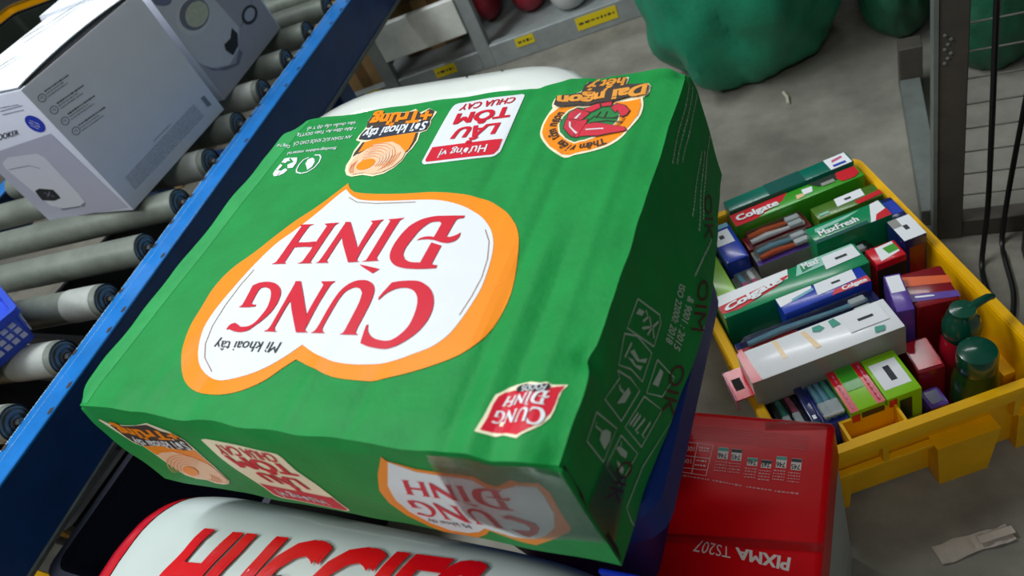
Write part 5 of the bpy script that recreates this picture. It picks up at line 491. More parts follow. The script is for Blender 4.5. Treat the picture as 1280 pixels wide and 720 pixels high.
# ------------------------------------------------------------------ floor
bm = BM(); bmesh.ops.create_grid(bm, x_segments=1, y_segments=1, size=7); fl = obj('floor', bm, 'concrete'); fl.location = (-1.5, 2, 0)
tag(fl, 'grey concrete warehouse floor', 'floor', kind='structure')

# ------------------------------------------------------------------ green noodle carton (hero)
CW, CD, CH, CZ = .38, .3204, .1045, .57
def nz(x, y, z, s): return noise.noise(Vector((x * s, y * s, z * s)))
RIDGES = [(.262, .19, .33, -.0016, .005), (.290, .17, .33, .0012, .005), (.314, .0, .33, -.0018, .005), (.328, -.02, .15, .0016, .005), (.341, -.02, .15, -.0018, .005), (.356, .0, .3, .0014, .005), (.25, .0, .05, -.0012, .006), (.205, .0, .06, .0012, .006), (.08, -.02, .07, .0010, .008), (.12, -.02, .06, -.001, .008)]
def carton_pt(x, y, z):
    """x, y, z: position on the undeformed box (z 0 at the top, negative down)"""
    top = sstep(-.012, 0, z); dx = dy = dz = 0.0
    ex = min(x, CW - x); ey = min(y, CD - y)
    # loose flap creases on the right half of the lid
    for rx, y0, y1, a, s in RIDGES:
        xx = x - rx + .045 * (y - .16) * .25
        dz += top * a * math.exp(-(xx / s) ** 2) * sstep(y0 - .03, y0 + .03, y) * (1 - sstep(y1 - .03, y1 + .03, y))
    dz += top * .0012 * nz(x, y, 0, 14) * sstep(0, .03, min(ex, ey))
    # dented lid edges
    e = 1 - sstep(0, .022, ey); dz -= top * e * (.0018 + .0022 * nz(x, y, 3, 22)) ; dy += (1 if y < .1 else -1) * top * e * .0015 * (nz(x, 1, 0, 30) + .4)
    e = 1 - sstep(0, .016, ex); dz -= top * e * (.0015 + .002 * nz(y, x, 5, 26)); dx += (1 if x < .1 else -1) * top * e * .0015 * (nz(y, 2, 0, 34) + .3)
    c = math.exp(-((x - .055) / .02) ** 2 - (y / .02) ** 2); dz += .0035 * c * top
    c = math.exp(-((x - .380) / .010) ** 2 - ((y - .0625) / .006) ** 2); dx -= .0035 * c * sstep(-.02, 0, z); dz -= .002 * c * top
    for cx, cy in ((0, 0), (CW, 0), (CW, CD), (0, CD)):
        c = math.exp(-((x - cx) ** 2 + (y - cy) ** 2) / .012 ** 2); dz -= .004 * c * top; dx += (.003 if cx == 0 else -.003) * c * sstep(-.03, 0, z); dy += (.003 if cy == 0 else -.003) * c * sstep(-.03, 0, z)
    # bulging, sagging side walls
    t = -z / CH
    if x > CW - .02: dx += (x - CW + .02) / .02 * (.017 * t ** 1.3 * math.exp(-((y - .18) / .11) ** 2) + .0015 * nz(y, z, 9, 30))
    if y < .02: dy -= (.02 - y) / .02 * (.004 * math.sin(math.pi * t) * math.sin(math.pi * min(1, max(0, x / CW))) + .0015 * nz(x, z, 4, 26))
    return Vector((x + dx, y + dy, CZ + z + dz))
car = thing('noodle_carton', 'large green instant noodle carton with orange bordered white emblem, lying upside down', 'carton', (0, 0, 0))
bm = BM()
def face_grid(f, nu, nv):
    R = [[bm.verts.new(carton_pt(*f(i / nu, j / nv))) for j in range(nv + 1)] for i in range(nu + 1)]
    for i in range(nu):
        for j in range(nv): bm.faces.new((R[i][j], R[i + 1][j], R[i + 1][j + 1], R[i][j + 1]))
NX, NY, NZ = 160, 134, 40
face_grid(lambda a, b: (a * CW, b * CD, 0), NX, NY); face_grid(lambda a, b: (a * CW, b * CD, -CH), NX, NY)
face_grid(lambda a, b: (a * CW, 0, -b * CH), NX, NZ); face_grid(lambda a, b: (a * CW, CD, -b * CH), NX, NZ)
face_grid(lambda a, b: (0, a * CD, -b * CH), NY, NZ); face_grid(lambda a, b: (CW, a * CD, -b * CH), NY, NZ)
bmesh.ops.remove_doubles(bm, verts=bm.verts[:], dist=1e-5)
body = obj('carton_body', bm, 'cartongreen', car, smooth=True)
def s_top(a, b, l): p = carton_pt(a, b, 0); return (p.x, p.y, p.z + l)
def s_front(a, b, l): p = carton_pt(a, 0, max(-CH + .001, min(-.0005, b))); return (p.x, p.y - l, p.z)
def s_right(a, b, l): p = carton_pt(CW, a, max(-CH + .001, min(-.0005, b))); return (p.x + l, p.y, p.z)
prints(PR['top'], s_top, car, .005, normal=Vector((0, 0, 1)))
prints(PR['front'], s_front, car, .008, normal=Vector((0, -1, 0)))
prints(PR['right'], s_right, car, .008, normal=Vector((1, 0, 0)))
# packing tape along the left lid edge, over the near right corner and across the lid
prints([['p', 'packing_tape', 'tapegreen', 0, [[[.0015, .002], [.021, .002], [.0225, .1], [.022, .2], [.0235, .318], [.0015, .318]]]]], s_top, car, .006, normal=Vector((0, 0, 1)))
prints([['p', 'clear_tape', 'film', 5, [[[.305, -.002], [.38, -.002], [.38, -.075], [.33, -.085], [.3, -.07]]]]], s_front, car, .006, normal=Vector((0, -1, 0)))
prints([['p', 'clear_tape', 'film', 4, [[[0, -.04], [.03, -.045], [.036, -.075], [0, -.085]]]]], s_right, car, .006, normal=Vector((1, 0, 0)))
prints([['p', 'torn_seam', 'slit', 4, [[[.0005, -.002], [.0025, -.004], [.0028, -.03], [.0005, -.04]]]], ['p', 'torn_seam#2', 'slit', 4, [[[.0005, -.07], [.004, -.072], [.0035, -.09], [.0005, -.1]]]]], s_right, car, None, normal=Vector((1, 0, 0)))

# ------------------------------------------------------------------ red printer carton with the blue tote on it
RX0, RX1, RY0, RY1, RZ = .215, .456, -.24, .232, .26
red = thing('printer_carton', 'shrink wrapped red printer carton with white lettering, under the blue tote', 'carton', (0, 0, 0))
obj('carton_body', boxbm(RX0, RX1, RY0, RY1, .205, RZ, .006, 3), 'redfilm', red, True)
obj('carton_base', boxbm(RX0 + .003, RX1 - .002, RY0 + .003, RY1 - .003, 0, .206, .002, 1), 'carton_grey', red, label='pale grey lower half')
prints(PR2['red'], lambda a, b, l: (a, b, RZ + l), red, normal=Vector((0, 0, 1)))
for (x0, y0, x1, y1) in ((.30, .102, .455, .118), (.40, .222, .454, .228)):
    bm = BM(); n = 26; R = []   # loose film crease over the lid
    for i in range(n + 1):
        t = i / n; x = x0 + (x1 - x0) * t; y = y0 + (y1 - y0) * t; h = .0022 * (1 + nz(x * 3, y * 3, 1, 30)) * math.sin(math.pi * t)
        d = Vector((-(y1 - y0), x1 - x0)).normalized() * .004
        R.append([bm.verts.new((x - d.x, y - d.y, RZ + .0008)), bm.verts.new((x + nz(x, y, 2, 80) * .002, y, RZ + .0009 + h)), bm.verts.new((x + d.x, y + d.y, RZ + .0008))])
    for A, B in zip(R, R[1:]):
        for k in (0, 1): bm.faces.new((A[k], A[k + 1], B[k + 1], B[k]))
    obj('film_crease', bm, 'film', red, True)

tote = thing('plastic_tote', 'dark blue plastic tote carrying the green noodle carton', 'tote', (0, 0, 0))
def rl(x0, x1, y0, y1, r, z): return [(x, y, z) for x, y in rr(x0, x1, y0, y1, r)]
bm = BM()
loft(bm, [rl(.225, .336, .06, .225, .02, RZ + .002), rl(.2, .362, .042, .222, .022, .425), rl(.196, .366, .038, .226, .022, .45), rl(.202, .360, .044, .22, .02, .45), rl(.23, .331, .065, .22, .02, RZ + .007)], True, True)
obj('tote_body', bm, 'toteblue', tote, True)
bm = BM()
loft(bm, [rl(.188, .386, .031, .234, .022, .425), rl(.184, .392, .027, .236, .024, .432), rl(.184, .392, .027, .236, .024, .458), rl(.188, .388, .031, .232, .022, .4625), rl(.2, .362, .042, .222, .02, .4625), rl(.2, .362, .042, .222, .02, .425), rl(.188, .386, .031, .234, .022, .425)])
obj('tote_rim', bm, 'toteblue', tote, True)

# ------------------------------------------------------------------ white tub behind the green carton
tub = thing('plastic_tub', 'glossy white plastic tub with rounded rim behind the green carton', 'tub', (-.07, .51, 0))
X0, X1, Y0, Y1 = -.315, .182, .345, .676
def tl(o, z, r): return [(x + .07, y - .51, z) for x, y in rr(X0 + o, X1 - o, Y0 + o, Y1 - o, r, 10)]
bm = BM()
loft(bm, [tl(.07, .0, .06), tl(.06, .012, .08), tl(.022, .33, .12), tl(.018, .352, .12), tl(.004, .356, .125), tl(0, .362, .13), tl(.0, .372, .13), tl(.003, .381, .128), tl(.012, .388, .125), tl(.03, .390, .115), tl(.048, .388, .1), tl(.058, .383, .09), tl(.064, .372, .085), tl(.068, .33, .08), tl(.09, .02, .06)], True, True)
obj('tub_shell', bm, 'tubwhite', tub, True)
bm = BM()
for x, y in ((-.02, .158), (.035, .15), (.09, .152), (-.12, .155)): lathe(bm, [(.0001, .3895), (.002, .3896)], 8, Matrix.Translation((x, y, .0003)), False, True)
obj('scuff_mark', bm, 'ink', tub)

# ------------------------------------------------------------------ diaper pack in front, on a brown carton
bc = thing('storage_carton', 'plain brown carton under the white diaper pack', 'carton', (.08, -.15, 0))
obj('carton_body', boxbm(-.12, .125, -.12, .115, 0, .298, .003, 1), 'cardboard', bc)
obj('flap', boxbm(-.12, -.001, -.12, .115, .2985, .3005), 'cardboard', bc); obj('flap', boxbm(.001, .125, -.12, .115, .2985, .3005), 'cardboard', bc)
PX0, PX1, PY0, PY1, PZ0, PZ1 = -.092, .405, -.29, .024, .302, .436
def pack_top(x, y):
    U_ = 2 * (x - PX0) / (PX1 - PX0) - 1; V_ = 2 * (y - PY0) / (PY1 - PY0) - 1; u, v = U_, V_
    for _ in range(6): u = U_ / (1 - .10 * min(1, abs(v)) ** 6); v = V_ / (1 - .13 * min(1, abs(u)) ** 7)
    k = max(0, 1 - abs(u) ** 7) ** .5 * max(0, 1 - abs(v) ** 6) ** .4
    return PZ0 + (PZ1 - PZ0) * (.5 + .5 * k) + .0016 * nz(x * 1.0, y * 2, 0, 24) * k
pk = thing('diaper_pack', 'white plastic diaper pack with big red lettering and red side edge', 'package', (0, 0, 0))
bm = BM(); n, m_ = 60, 44; T = []; B = []
for i in range(n + 1):
    rt = []; rb = []
    for j in range(m_ + 1):
        u = -math.cos(math.pi * i / n); v = -math.cos(math.pi * j / m_)
        # squarish rounded outline
        x = PX0 + (PX1 - PX0) * (u * (1 - .10 * abs(v) ** 6) + 1) / 2; y = PY0 + (PY1 - PY0) * (v * (1 - .13 * abs(u) ** 7) + 1) / 2
        k = max(0, 1 - abs(u) ** 7) ** .5 * max(0, 1 - abs(v) ** 6) ** .4
        w_ = .0016 * nz(x * 1.0, y * 2, 0, 24) * k
        rt.append(bm.verts.new((x, y, PZ0 + (PZ1 - PZ0) * (.5 + .5 * k) + w_))); rb.append(bm.verts.new((x, y, PZ0 + (PZ1 - PZ0) * (.5 - .5 * k))))
    T.append(rt); B.append(rb)
for i in range(n):
    for j in range(m_):
        bm.faces.new((T[i][j], T[i + 1][j], T[i + 1][j + 1], T[i][j + 1])); bm.faces.new((B[i][j], B[i][j + 1], B[i + 1][j + 1], B[i + 1][j]))
bmesh.ops.remove_doubles(bm, verts=bm.verts[:], dist=1e-5)
obj('pack_body', bm, 'packwhite', pk, True)
def s_pack(a, b, l): return (a, b, pack_top(a, b) + l * 3)
prints([it for it in PR2['pack'] if it[1] == 'lettering'], s_pack, pk, .01, normal=Vector((0, 0, 1)))
# red side gusset of the pack: band wrapped round the left end
bm = BM(); R = []
for j in range(40):
    v = -math.cos(math.pi * (j + .5) / 40); row = []
    for i in range(9):
        u = -1 + .21 * (i / 8) ** 1.6
        uu = max(-.9995, u)
        x = PX0 + (PX1 - PX0) * (uu * (1 - .10 * abs(v) ** 6) + 1) / 2; y = PY0 + (PY1 - PY0) * (v * (1 - .13 * abs(uu) ** 7) + 1) / 2
        k = max(0, 1 - abs(uu) ** 7) ** .5 * max(0, 1 - abs(v) ** 6) ** .4
        row.append(bm.verts.new((x - .0012 * (1 - i / 8), y, PZ0 + (PZ1 - PZ0) * (.5 + .5 * k) + .0016 * nz(x, y * 2, 0, 24) * k + .0009)))
    R.append(row)
for A, B_ in zip(R, R[1:]):
    for i in range(8): bm.faces.new((A[i], A[i + 1], B_[i + 1], B_[i]))
obj('red_edge', bm, 'packred', pk, True)
obj('blue_gusset', boxbm(.352, .378, .008, .0115, .375, .425, .001, 1), 'packblue', pk)
cs = thing('cardboard_sheet', 'torn scrap of brown cardboard lying on the diaper pack', 'cardboard', (.085, -.098, .436), math.radians(14))
obj('sheet', boxbm(-.062, .062, -.035, .042, 0, .003), 'cardboard', cs); obj('torn_edge', boxbm(.05, .0625, .030, .0425, .0031, .004), 'blackplastic', cs)

# ------------------------------------------------------------------ roller conveyor
CA = math.radians(6.3)
cv = thing('roller_conveyor', 'blue steel roller conveyor with grey rollers, left of the green carton', 'conveyor', (-.412, 0, 0), CA)
# local frame: y along the rail, -x across the rollers
def rail(x0, sgn):
    b = BM(); box(b, x0, x0 - sgn * .045, -.7, 1.9, .345, .35, .0012, 1)
    return b
obj('rail_flange', rail(0, 1), 'railblue', cv)
prints([['f', 'worn_paint', 'paintchip', 0, [[-.0435, -.69], [-.0435, 1.88]], .0022], ['f', 'worn_paint', 'paintchip', 0, [[-.030, -.69], [-.030, 1.88]], .0009]], lambda a, c, l: (a, c, .35 + l), cv, normal=Vector((0, 0, 1)))  # flange edge highlight put in as pale colour, along with chipped paint
chips = [(random.choice((.004, .041)) + random.uniform(-.001, .001), -.2 + .045 * k + random.uniform(0, .03)) for k in range(36)]
prints([['p', 'paint_chip#%d' % k, 'rust', 1, [[[-x0, y0], [-x0 + .003, y0 + .004], [-x0 + .001, y0 + .012], [-x0 - .004, y0 + .009], [-x0 - .003, y0 + .002]]]] for k, (x0, y0) in enumerate(chips)], lambda a, c, l: (a, c, .35 + l), cv, normal=Vector((0, 0, 1)))
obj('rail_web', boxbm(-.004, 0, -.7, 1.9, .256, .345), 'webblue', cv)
obj('rail_lip', boxbm(-.03, .004, -.7, 1.9, .249, .256, .001, 1), 'lipgrey', cv)
obj('rail_flange', boxbm(-.72, -.675, -.7, 1.9, .345, .35, .0012, 1), 'railblue', cv)
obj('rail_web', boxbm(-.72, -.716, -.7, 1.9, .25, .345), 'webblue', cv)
for y in (-.45, .25, .93, 1.8):
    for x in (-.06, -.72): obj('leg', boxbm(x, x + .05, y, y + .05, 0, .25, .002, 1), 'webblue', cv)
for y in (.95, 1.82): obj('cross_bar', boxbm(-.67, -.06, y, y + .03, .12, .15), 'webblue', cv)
ROL = None
mR = Matrix.Rotation(math.radians(-90), 4, 'Y')     # lathe axis -> -x
for k in range(-6, 17):
    y = .083 + .1025 * k
    if ROL is None:
        r0 = obj('roller', lathe(BM(), [(.0205, .0), (.0238, .001), (.024, .003), (.024, .585), (.02, .588)], 28, mR), 'roller', cv, True)
        cap = obj('end_cap', lathe(BM(), [(.0235, -.0012), (.0235, .0002), (.0185, .0002), (.0185, -.0012)], 28, mR, False, False), 'rollercap', r0)
        be = obj('bearing', lathe(BM(), [(.0165, -.0006), (.0165, -.0022), (.0125, -.0022), (.012, -.0005), (.0095, -.0005), (.0095, -.0026), (.006, -.0026)], 24, mR, False, False), 'bearing', r0)
        ax = obj('axle', lathe(BM(), [(.0055, -.010), (.0055, .0)], 6, mR), 'axle', r0)
        ROL = r0; o = r0
    else: o = copy_tree(ROL, cv)
    o.location = (-.054, y - .0, .350); o.rotation_euler = (random.uniform(-.3, .3) * 0, 0, math.radians(4.5))
    if k in (1, 2, 0, 5, 7):
        obj('sleeve', lathe(BM(), [(.0243, .012), (.0248, .013), (.0248, .07 + .02 * (k % 2)), (.0243, .072 + .02 * (k % 2))], 28, mR, False, False), 'sleeve', o, True)

# ------------------------------------------------------------------ white appliance cartons on the rollers
WX0, WX1, WY0, WY1, WZ0, WZ1 = -.815, -.572, .444, .706, .3755, .606
wb = thing('appliance_carton', 'white rice cooker carton with open lid slots, round blue badge on its end', 'carton', (0, 0, 0), 0, 'white appliance cartons on the conveyor')
obj('carton_body', boxbm(WX0, WX1, WY0, WY1, WZ0, WZ1 - .003, .0025, 2), 'cartonwhite', wb, True)
bm = BM(); n = 30; A = []; B = []
for i in range(n + 1):      # lid flap: gapes a little along the right hand edge
    t = i / n; y = WY0 + .001 + (WY1 - WY0 - .002) * t; g = math.sin(math.pi * min(1, t * 1.05)) ** .8
    A.append([bm.verts.new((WX1 - .002 - .007 * g, y, WZ1 + .001 + .004 * g)), bm.verts.new((WX0 + .12, y, WZ1 + .004 + .002 * nz(0, y, 0, 20))), bm.verts.new((WX0, y - .01 * math.sin(t * 9) * 0, WZ1 - .001))])
    B.append([bm.verts.new((WX1 - .002 - .007 * g, y, WZ1 - .0005 + .004 * g)), bm.verts.new((WX0 + .12, y, WZ1 + .0015 + .002 * nz(0, y, 0, 20))), bm.verts.new((WX0, y, WZ1 - .003))])
for L, fl_ in ((A, 0), (B, 1)):
    for a, b in zip(L, L[1:]):
        for k in (0, 1): bm.faces.new((a[k], a[k + 1], b[k + 1], b[k]))
for a, b, c, d in zip(A, A[1:], B, B[1:]):
    bm.faces.new((a[0], b[0], d[0], c[0])); bm.faces.new((a[2], c[2], d[2], b[2]))
bm.faces.new(A[0] + B[0][::-1]); bm.faces.new(A[-1] + B[-1][::-1])
obj('lid_flap', bm, 'flapwhite', wb, True)
obj('lid_gap', boxbm(WX1 - .0095, WX1 - .001, WY0 + .01, WY1 - .004, WZ1 - .0031, WZ1 - .0022), 'slit', wb)
bm = BM()
for (x, y, L, a) in ((-.70, .515, .075, 62), (-.745, .62, .06, 60), (-.71, .67, .075, 62)):
    for s in range(10):
        t0 = s / 10; t1 = (s + 1) / 10
        def pt(t, o): 
            d = Vector((math.cos(math.radians(a)), math.sin(math.radians(a)))); nn = Vector((-d.y, d.x)); q = Vector((x, y)) + d * (t - .5) * L + nn * (.008 * math.sin(math.pi * t) + o); return (q.x, q.y, WZ1 + .0075)
        wdt = .0022 * math.sin(math.pi * max(.05, min(.95, (t0 + t1) / 2))) + .0006
        bm.faces.new([bm.verts.new(pt(t0, -wdt)), bm.verts.new(pt(t1, -wdt)), bm.verts.new(pt(t1, wdt)), bm.verts.new(pt(t0, wdt))])
obj('handle_slot', bm, 'slit', wb)
prints(PR2['wfront'], lambda a, b, l: (max(WX0 + .001, a), WY0 - l, b), wb, normal=Vector((0, -1, 0)))
prints(PR2['wright'], lambda a, b, l: (WX1 + l, a, b), wb, normal=Vector((1, 0, 0)))
A2 = math.radians(97.3 - 90)
w2 = thing('appliance_carton', 'white rice cooker carton with large cooker picture on its side, behind the badge carton', 'carton', (-.597, .738, 0), A2, 'white appliance cartons on the conveyor')
obj('carton_body', boxbm(-.245, 0, 0, .252, .3755, .606, .0025, 2), 'cartonwhite', w2, True)
obj('lid_flap', boxbm(-.244, -.004, .002, .25, .6062, .609), 'flapwhite', w2)
prints(PR2['w2'], lambda a, b, l: (l, min(.251, max(.001, a)), max(.377, min(.604, b))), w2, normal=Vector((1, 0, 0)))
# blue basket corner resting on the rollers
bk = thing('mesh_basket', 'small blue plastic basket with pale mesh sides on the rollers', 'basket', (-.522, .197, .375), math.radians(158))
def bl_(x0, x1, y0, y1, z): return [(x, y, z) for x, y in rr(x0, x1, y0, y1, .008, 4)]
bm = BM(); loft(bm, [bl_(.012, .19, .012, .2, .0), bl_(.0, .2, .0, .215, .05), bl_(.004, .196, .004, .211, .05), bl_(.016, .186, .016, .196, .004)], True, True); obj('basket_body', bm, 'basketblue', bk, True)
bm = BM(); loft(bm, [bl_(-.004, .204, -.004, .219, .045), bl_(-.004, .204, -.004, .219, .054), bl_(.004, .196, .004, .211, .054), bl_(.004, .196, .004, .211, .045), bl_(-.004, .204, -.004, .219, .045)]); obj('basket_rim', bm, 'basketblue', bk)
for k in range(14):
    for r_ in range(3):
        z = .012 + .011 * r_; off = .012 - .012 * z / .05 - .0016
        obj('mesh_cell', boxbm(.014 + k * .012, .022 + k * .012, off - .001, off + .0008, z, z + .007), 'meshwhite', bk)
        obj('mesh_cell', boxbm(off - .001, off + .0008, .014 + k * .012, .022 + k * .012, z, z + .007), 'meshwhite', bk)

# ------------------------------------------------------------------ yellow crate
CO = (.401, .248, 0); CR = math.radians(30.4)
cu_ = Vector((math.cos(CR), math.sin(CR))); cv_ = Vector((-cu_.y, cu_.x))
def crate(label, loc, rz, L=(.284, .409, .13), full=True):
    c = thing('storage_crate', label, 'crate', loc, rz)
    U, V, H = L
    def q(o, z, r=.016): return [(x, y, z) for x, y in rr(o, U - o, o, V - o, r, 4)]
    bm = BM(); loft(bm, [q(.02, .006), q(.0085, H - .02), q(.0085, H - .002), q(.0125, H - .002), q(.0135, H - .02), q(.025, .012)], True, True); obj('crate_body', bm, 'crateyellow', c, True)
    bm = BM(); loft(bm, [q(.007, H - .02), q(.001, H - .018), q(0, H - .004), q(.002, H), q(.011, H), q(.013, H - .004), q(.013, H - .02), q(.007, H - .02)]); obj('crate_rim', bm, 'crateyellow', c, True)
    # feet and ribs on the near short wall and the right long wall
    def foot(x0, x1, y0, y1, z0, z1, t=.006):
        b = BM(); loft(b, [[(x0 + t, y0 + t, z0), (x1 - t, y0 + t, z0), (x1 - t, y1, z0), (x0 + t, y1, z0)], [(x0, y0, z1), (x1, y0, z1), (x1, y1, z1), (x0, y1, z1)]], True, True); obj('foot', b, 'crateyellow', c)
    if not full: return c
    foot(.012, .066, .004, .03, 0, .075); foot(.150, .215, -.006, .03, 0, .085); foot(.24, .28, .004, .03, 0, .075)
    for y in (.05, .19, .33): foot(U - .03, U - .004, y, y + .05, 0, .08)
    for y in (.05, .19, .33): foot(.004, .03, y, y + .05, 0, .08)
    foot(.03, .09, V - .03, V - .004, 0, .08); foot(.19, .25, V - .03, V - .004, 0, .08)
    obj('rib', boxbm(.02, .215, .0015, .010, .078, .084, .001, 1), 'crateyellow', c)
    for x in (.098, .232): obj('rib', boxbm(x, x + .006, .0015, .010, .084, .112), 'crateyellow', c)
    # hand hold pocket moulded on the inside of the near wall
    b = BM(); loft(b, [[(.072, .010, .09), (.128, .010, .09), (.128, .034, .09), (.072, .034, .09)], [(.07, .010, .129), (.13, .010, .129), (.13, .036, .129), (.07, .036, .129)], [(.073, .013, .129), (.127, .013, .129), (.127, .033, .129), (.073, .033, .129)], [(.075, .013, .10), (.125, .013, .10), (.125, .031, .10), (.075, .031, .10)]], True, True); obj('hand_pocket', b, 'crateyellow', c)
    return c
crate('yellow plastic crate full of toothpaste cartons and bottles, on the floor', CO, CR)
crate('empty yellow plastic crate on the floor beneath the blue conveyor rail', (-.95, -.36, 0), 0, (.42, .325, .1), False)

def cl(u, v, z=0): p = Vector((CO[0], CO[1])) + cu_ * u + cv_ * v; return (p.x, p.y, z)
def goods(name, label, cat, u0, u1, v0, v1, z0, z1, mat, patches=(), texts=(), sides=(), rz=0.0, bev=.0018, group=None):
    """carton or pack lying in the crate; patches in 0..1 coordinates of its top face"""
    du, dv, h = u1 - u0, v1 - v0, z1 - z0
    t = thing(name, label, cat, cl((u0 + u1) / 2, (v0 + v1) / 2, z0), CR + rz, group)
    obj('pack_body', boxbm(-du / 2, du / 2, -dv / 2, dv / 2, 0, h, bev, 2), mat, t, True)
    P = lambda a, b: [a * du - du / 2, b * dv - dv / 2]
    its = []
    for i, (pn, m, poly) in enumerate(patches): its.append(['p', pn, m, i, [[P(a, b) for a, b in poly]]])
    for (pn, m, s, qd, off) in texts: its.append(['t', pn, m, len(patches) + 1, [P(a, b) for a, b in qd], s, off])
    prints(its, lambda a, b, l: (a, b, h + l), t, normal=Vector((0, 0, 1)))
    # printed bands on the near side: (part, material, a0, a1, b0, b1)
    sd = [['p', pn, m, i, [[[a0 * du - du / 2, b0 * h], [a1 * du - du / 2, b0 * h], [a1 * du - du / 2, b1 * h], [a0 * du - du / 2, b1 * h]]]] for i, (pn, m, a0, a1, b0, b1) in enumerate(sides)]
    prints(sd, lambda a, b, l: (a, -dv / 2 - l, b), t, normal=Vector((0, -1, 0)))
    return t
Rq = lambda a0, a1, b0, b1: [(a0, b0), (a1, b0), (a1, b1), (a0, b1)]
Tq = lambda a0, a1, b0, b1: [(a0, b0), (a1, b0), (a0, b1), (a1, b1)]
G1 = 'toothpaste cartons in the yellow crate'
# bottom layer that carries the rest
BL = [(.028, .135, .215, .29, 'c_darkred', 'dark red carton at the bottom of the crate under the white and red carton'), (.14, .262, .215, .295, 'c_dark', 'dark green carton at the bottom of the crate under the emerald carton'), (.028, .135, .295, .385, 'c_navy', 'navy carton at the bottom of the crate under the lime green carton'), (.14, .262, .30, .385, 'c_tealdark', 'dark teal carton at the bottom of the crate under the teal carton'), (.028, .175, .125, .21, 'c_dark', 'dark carton at the bottom of the crate under the long white carton'), (.028, .165, .042, .12, 'c_dark', 'dark carton at the bottom of the crate under the lime boxes'), (.18, .262, .13, .21, 'c_darkred', 'dark red carton at the bottom of the crate under the purple box')]
for u0, u1, v0, v1, m, lb in BL: goods('goods_carton', lb, 'carton', u0, u1, v0, v1, .0125, .085, m, [('top_print', 'c_grey', Rq(.1, .4, .2, .8))])
goods('toothpaste_carton', 'long plain teal toothpaste carton along the far crate rim', 'carton', .09, .262, .372, .396, .0855, .155, 'c_teal',
      [('top_print', 'c_tealdark', Rq(.33, .62, .0, 1)), ('price_label', 'c_label', Rq(.82, .985, .0, .96)), ('price_label', 'c_pink', [(.86, .5), (.95, .62), (.95, .8), (.87, .72)]), ('price_label', 'c_blue', Rq(.85, .95, .12, .3))], group=G1)
goods('toothpaste_carton', 'toothpaste carton with red and leaf green face beside the teal carton', 'carton', .088, .262, .345, .3695, .0855, .15, 'c_green',
      [('top_print', 'c_red', [(0, 0), (.16, 0), (.4, .55), (.46, 1), (0, 1)]), ('top_print', 'c_dark', [(.68, .45), (.97, .45), (.97, 1), (.62, 1)]), ('top_print', 'c_white', [(.55, .3), (.62, .3), (.64, .7), (.56, .75)]), ('top_print', 'c_gold', [(.49, .15), (.55, .2), (.55, .45), (.5, .5)]), ('top_print', 'c_red', [(.84, .15), (.93, .1), (.98, .3), (.985, .9), (.84, .95), (.82, .5)]), ('top_print', 'c_grey', Rq(.7, .8, .35, .6))],
      [('lettering', 'c_white', 'Colgate', Tq(.03, .36, .3, .72), .04)], group=G1)
def brush(t, x0, x1, y, z, c1, c2):
    b = BM(); tube(b, [(x0, y, z), (x0 + (x1 - x0) * .3, y + .001, z + .001), (x0 + (x1 - x0) * .7, y, z), (x1, y - .001, z)], [.0035, .0042, .0028, .0032], 8); o = obj('brush_handle', b, c1, t, True)
    obj('bristles', boxbm(x1 - .02, x1 - .002, y - .004, y + .004, z, z + .006, .001, 1), c2, o)
def blister(label, u0, u1, v0, v1, z0, z1, card, brushes, patches=(), texts=(), rz=0.0):
    t = goods('toothbrush_pack', label, 'toothbrush', u0, u1, v0, v1, z0, z1 - .012, card, patches, texts, (), rz, .001, 'toothbrush packs in the yellow crate')
    du, dv, h = u1 - u0, v1 - v0, z1 - z0 - .012
    n = len(brushes); al = du > dv
    for i, (c1, c2) in enumerate(brushes):
        f = ((i + .5) / n - .5) * .8
        if al: brush(t, -du * .42, du * .42, f * dv, h + .004, c1, c2)
        else:
            k = BM(); tube(k, [(f * du, -dv * .42, h + .004), (f * du + .001, 0, h + .005), (f * du, dv * .42, h + .004)], [.003, .004, .003], 8); o = obj('brush_handle', k, c1, t, True)
            obj('bristles', boxbm(f * du - .004, f * du + .004, -dv * .42, -dv * .42 + .018, h + .004, h + .010, .001, 1), c2, o)
    b = BM(); loft(b, [[(x, y, h + .0004) for x, y in rr(-du * .47, du * .47, -dv * .46, dv * .46, .003, 3)], [(x, y, h + .0115) for x, y in rr(-du * .44, du * .44, -dv * .38, dv * .38, .003, 3)]], False, True); obj('blister', b, 'film', t, True)
    return t
blister('dark red toothbrush pack with white and orange brush beside the leaf green carton', .09, .175, .315, .3415, .0855, .142, 'c_darkred', [('c_white', 'bristle'), ('c_orange', 'bristle')], [], [('lettering', 'c_pink', 'Colgate', Tq(.05, .8, .55, .95), .02)])
blister('silver blue toothbrush pack with orange brush next to the dark red brush pack', .09, .168, .284, .312, .0855, .14, 'c_grey', [('c_orange', 'c_white'), ('c_lightblue', 'bristle')], [('top_print', 'c_purple', Rq(0, 1, 0, .3))])
goods('toothpaste_carton', 'olive green herbal toothpaste carton with white price label', 'carton', .18, .264, .303, .3285, .0855, .146, 'c_olive',
      [('price_label', 'c_label', [(.35, .4), (.78, .45), (.8, 1), (.38, .98)]), ('price_label', 'ink', Rq(.5, .6, .6, .75)), ('top_print', 'c_red', [(.62, 0), (1, .1), (1, .42), (.6, .3)]), ('top_print', 'c_mint', Rq(.05, .2, .2, .35))], group=G1)
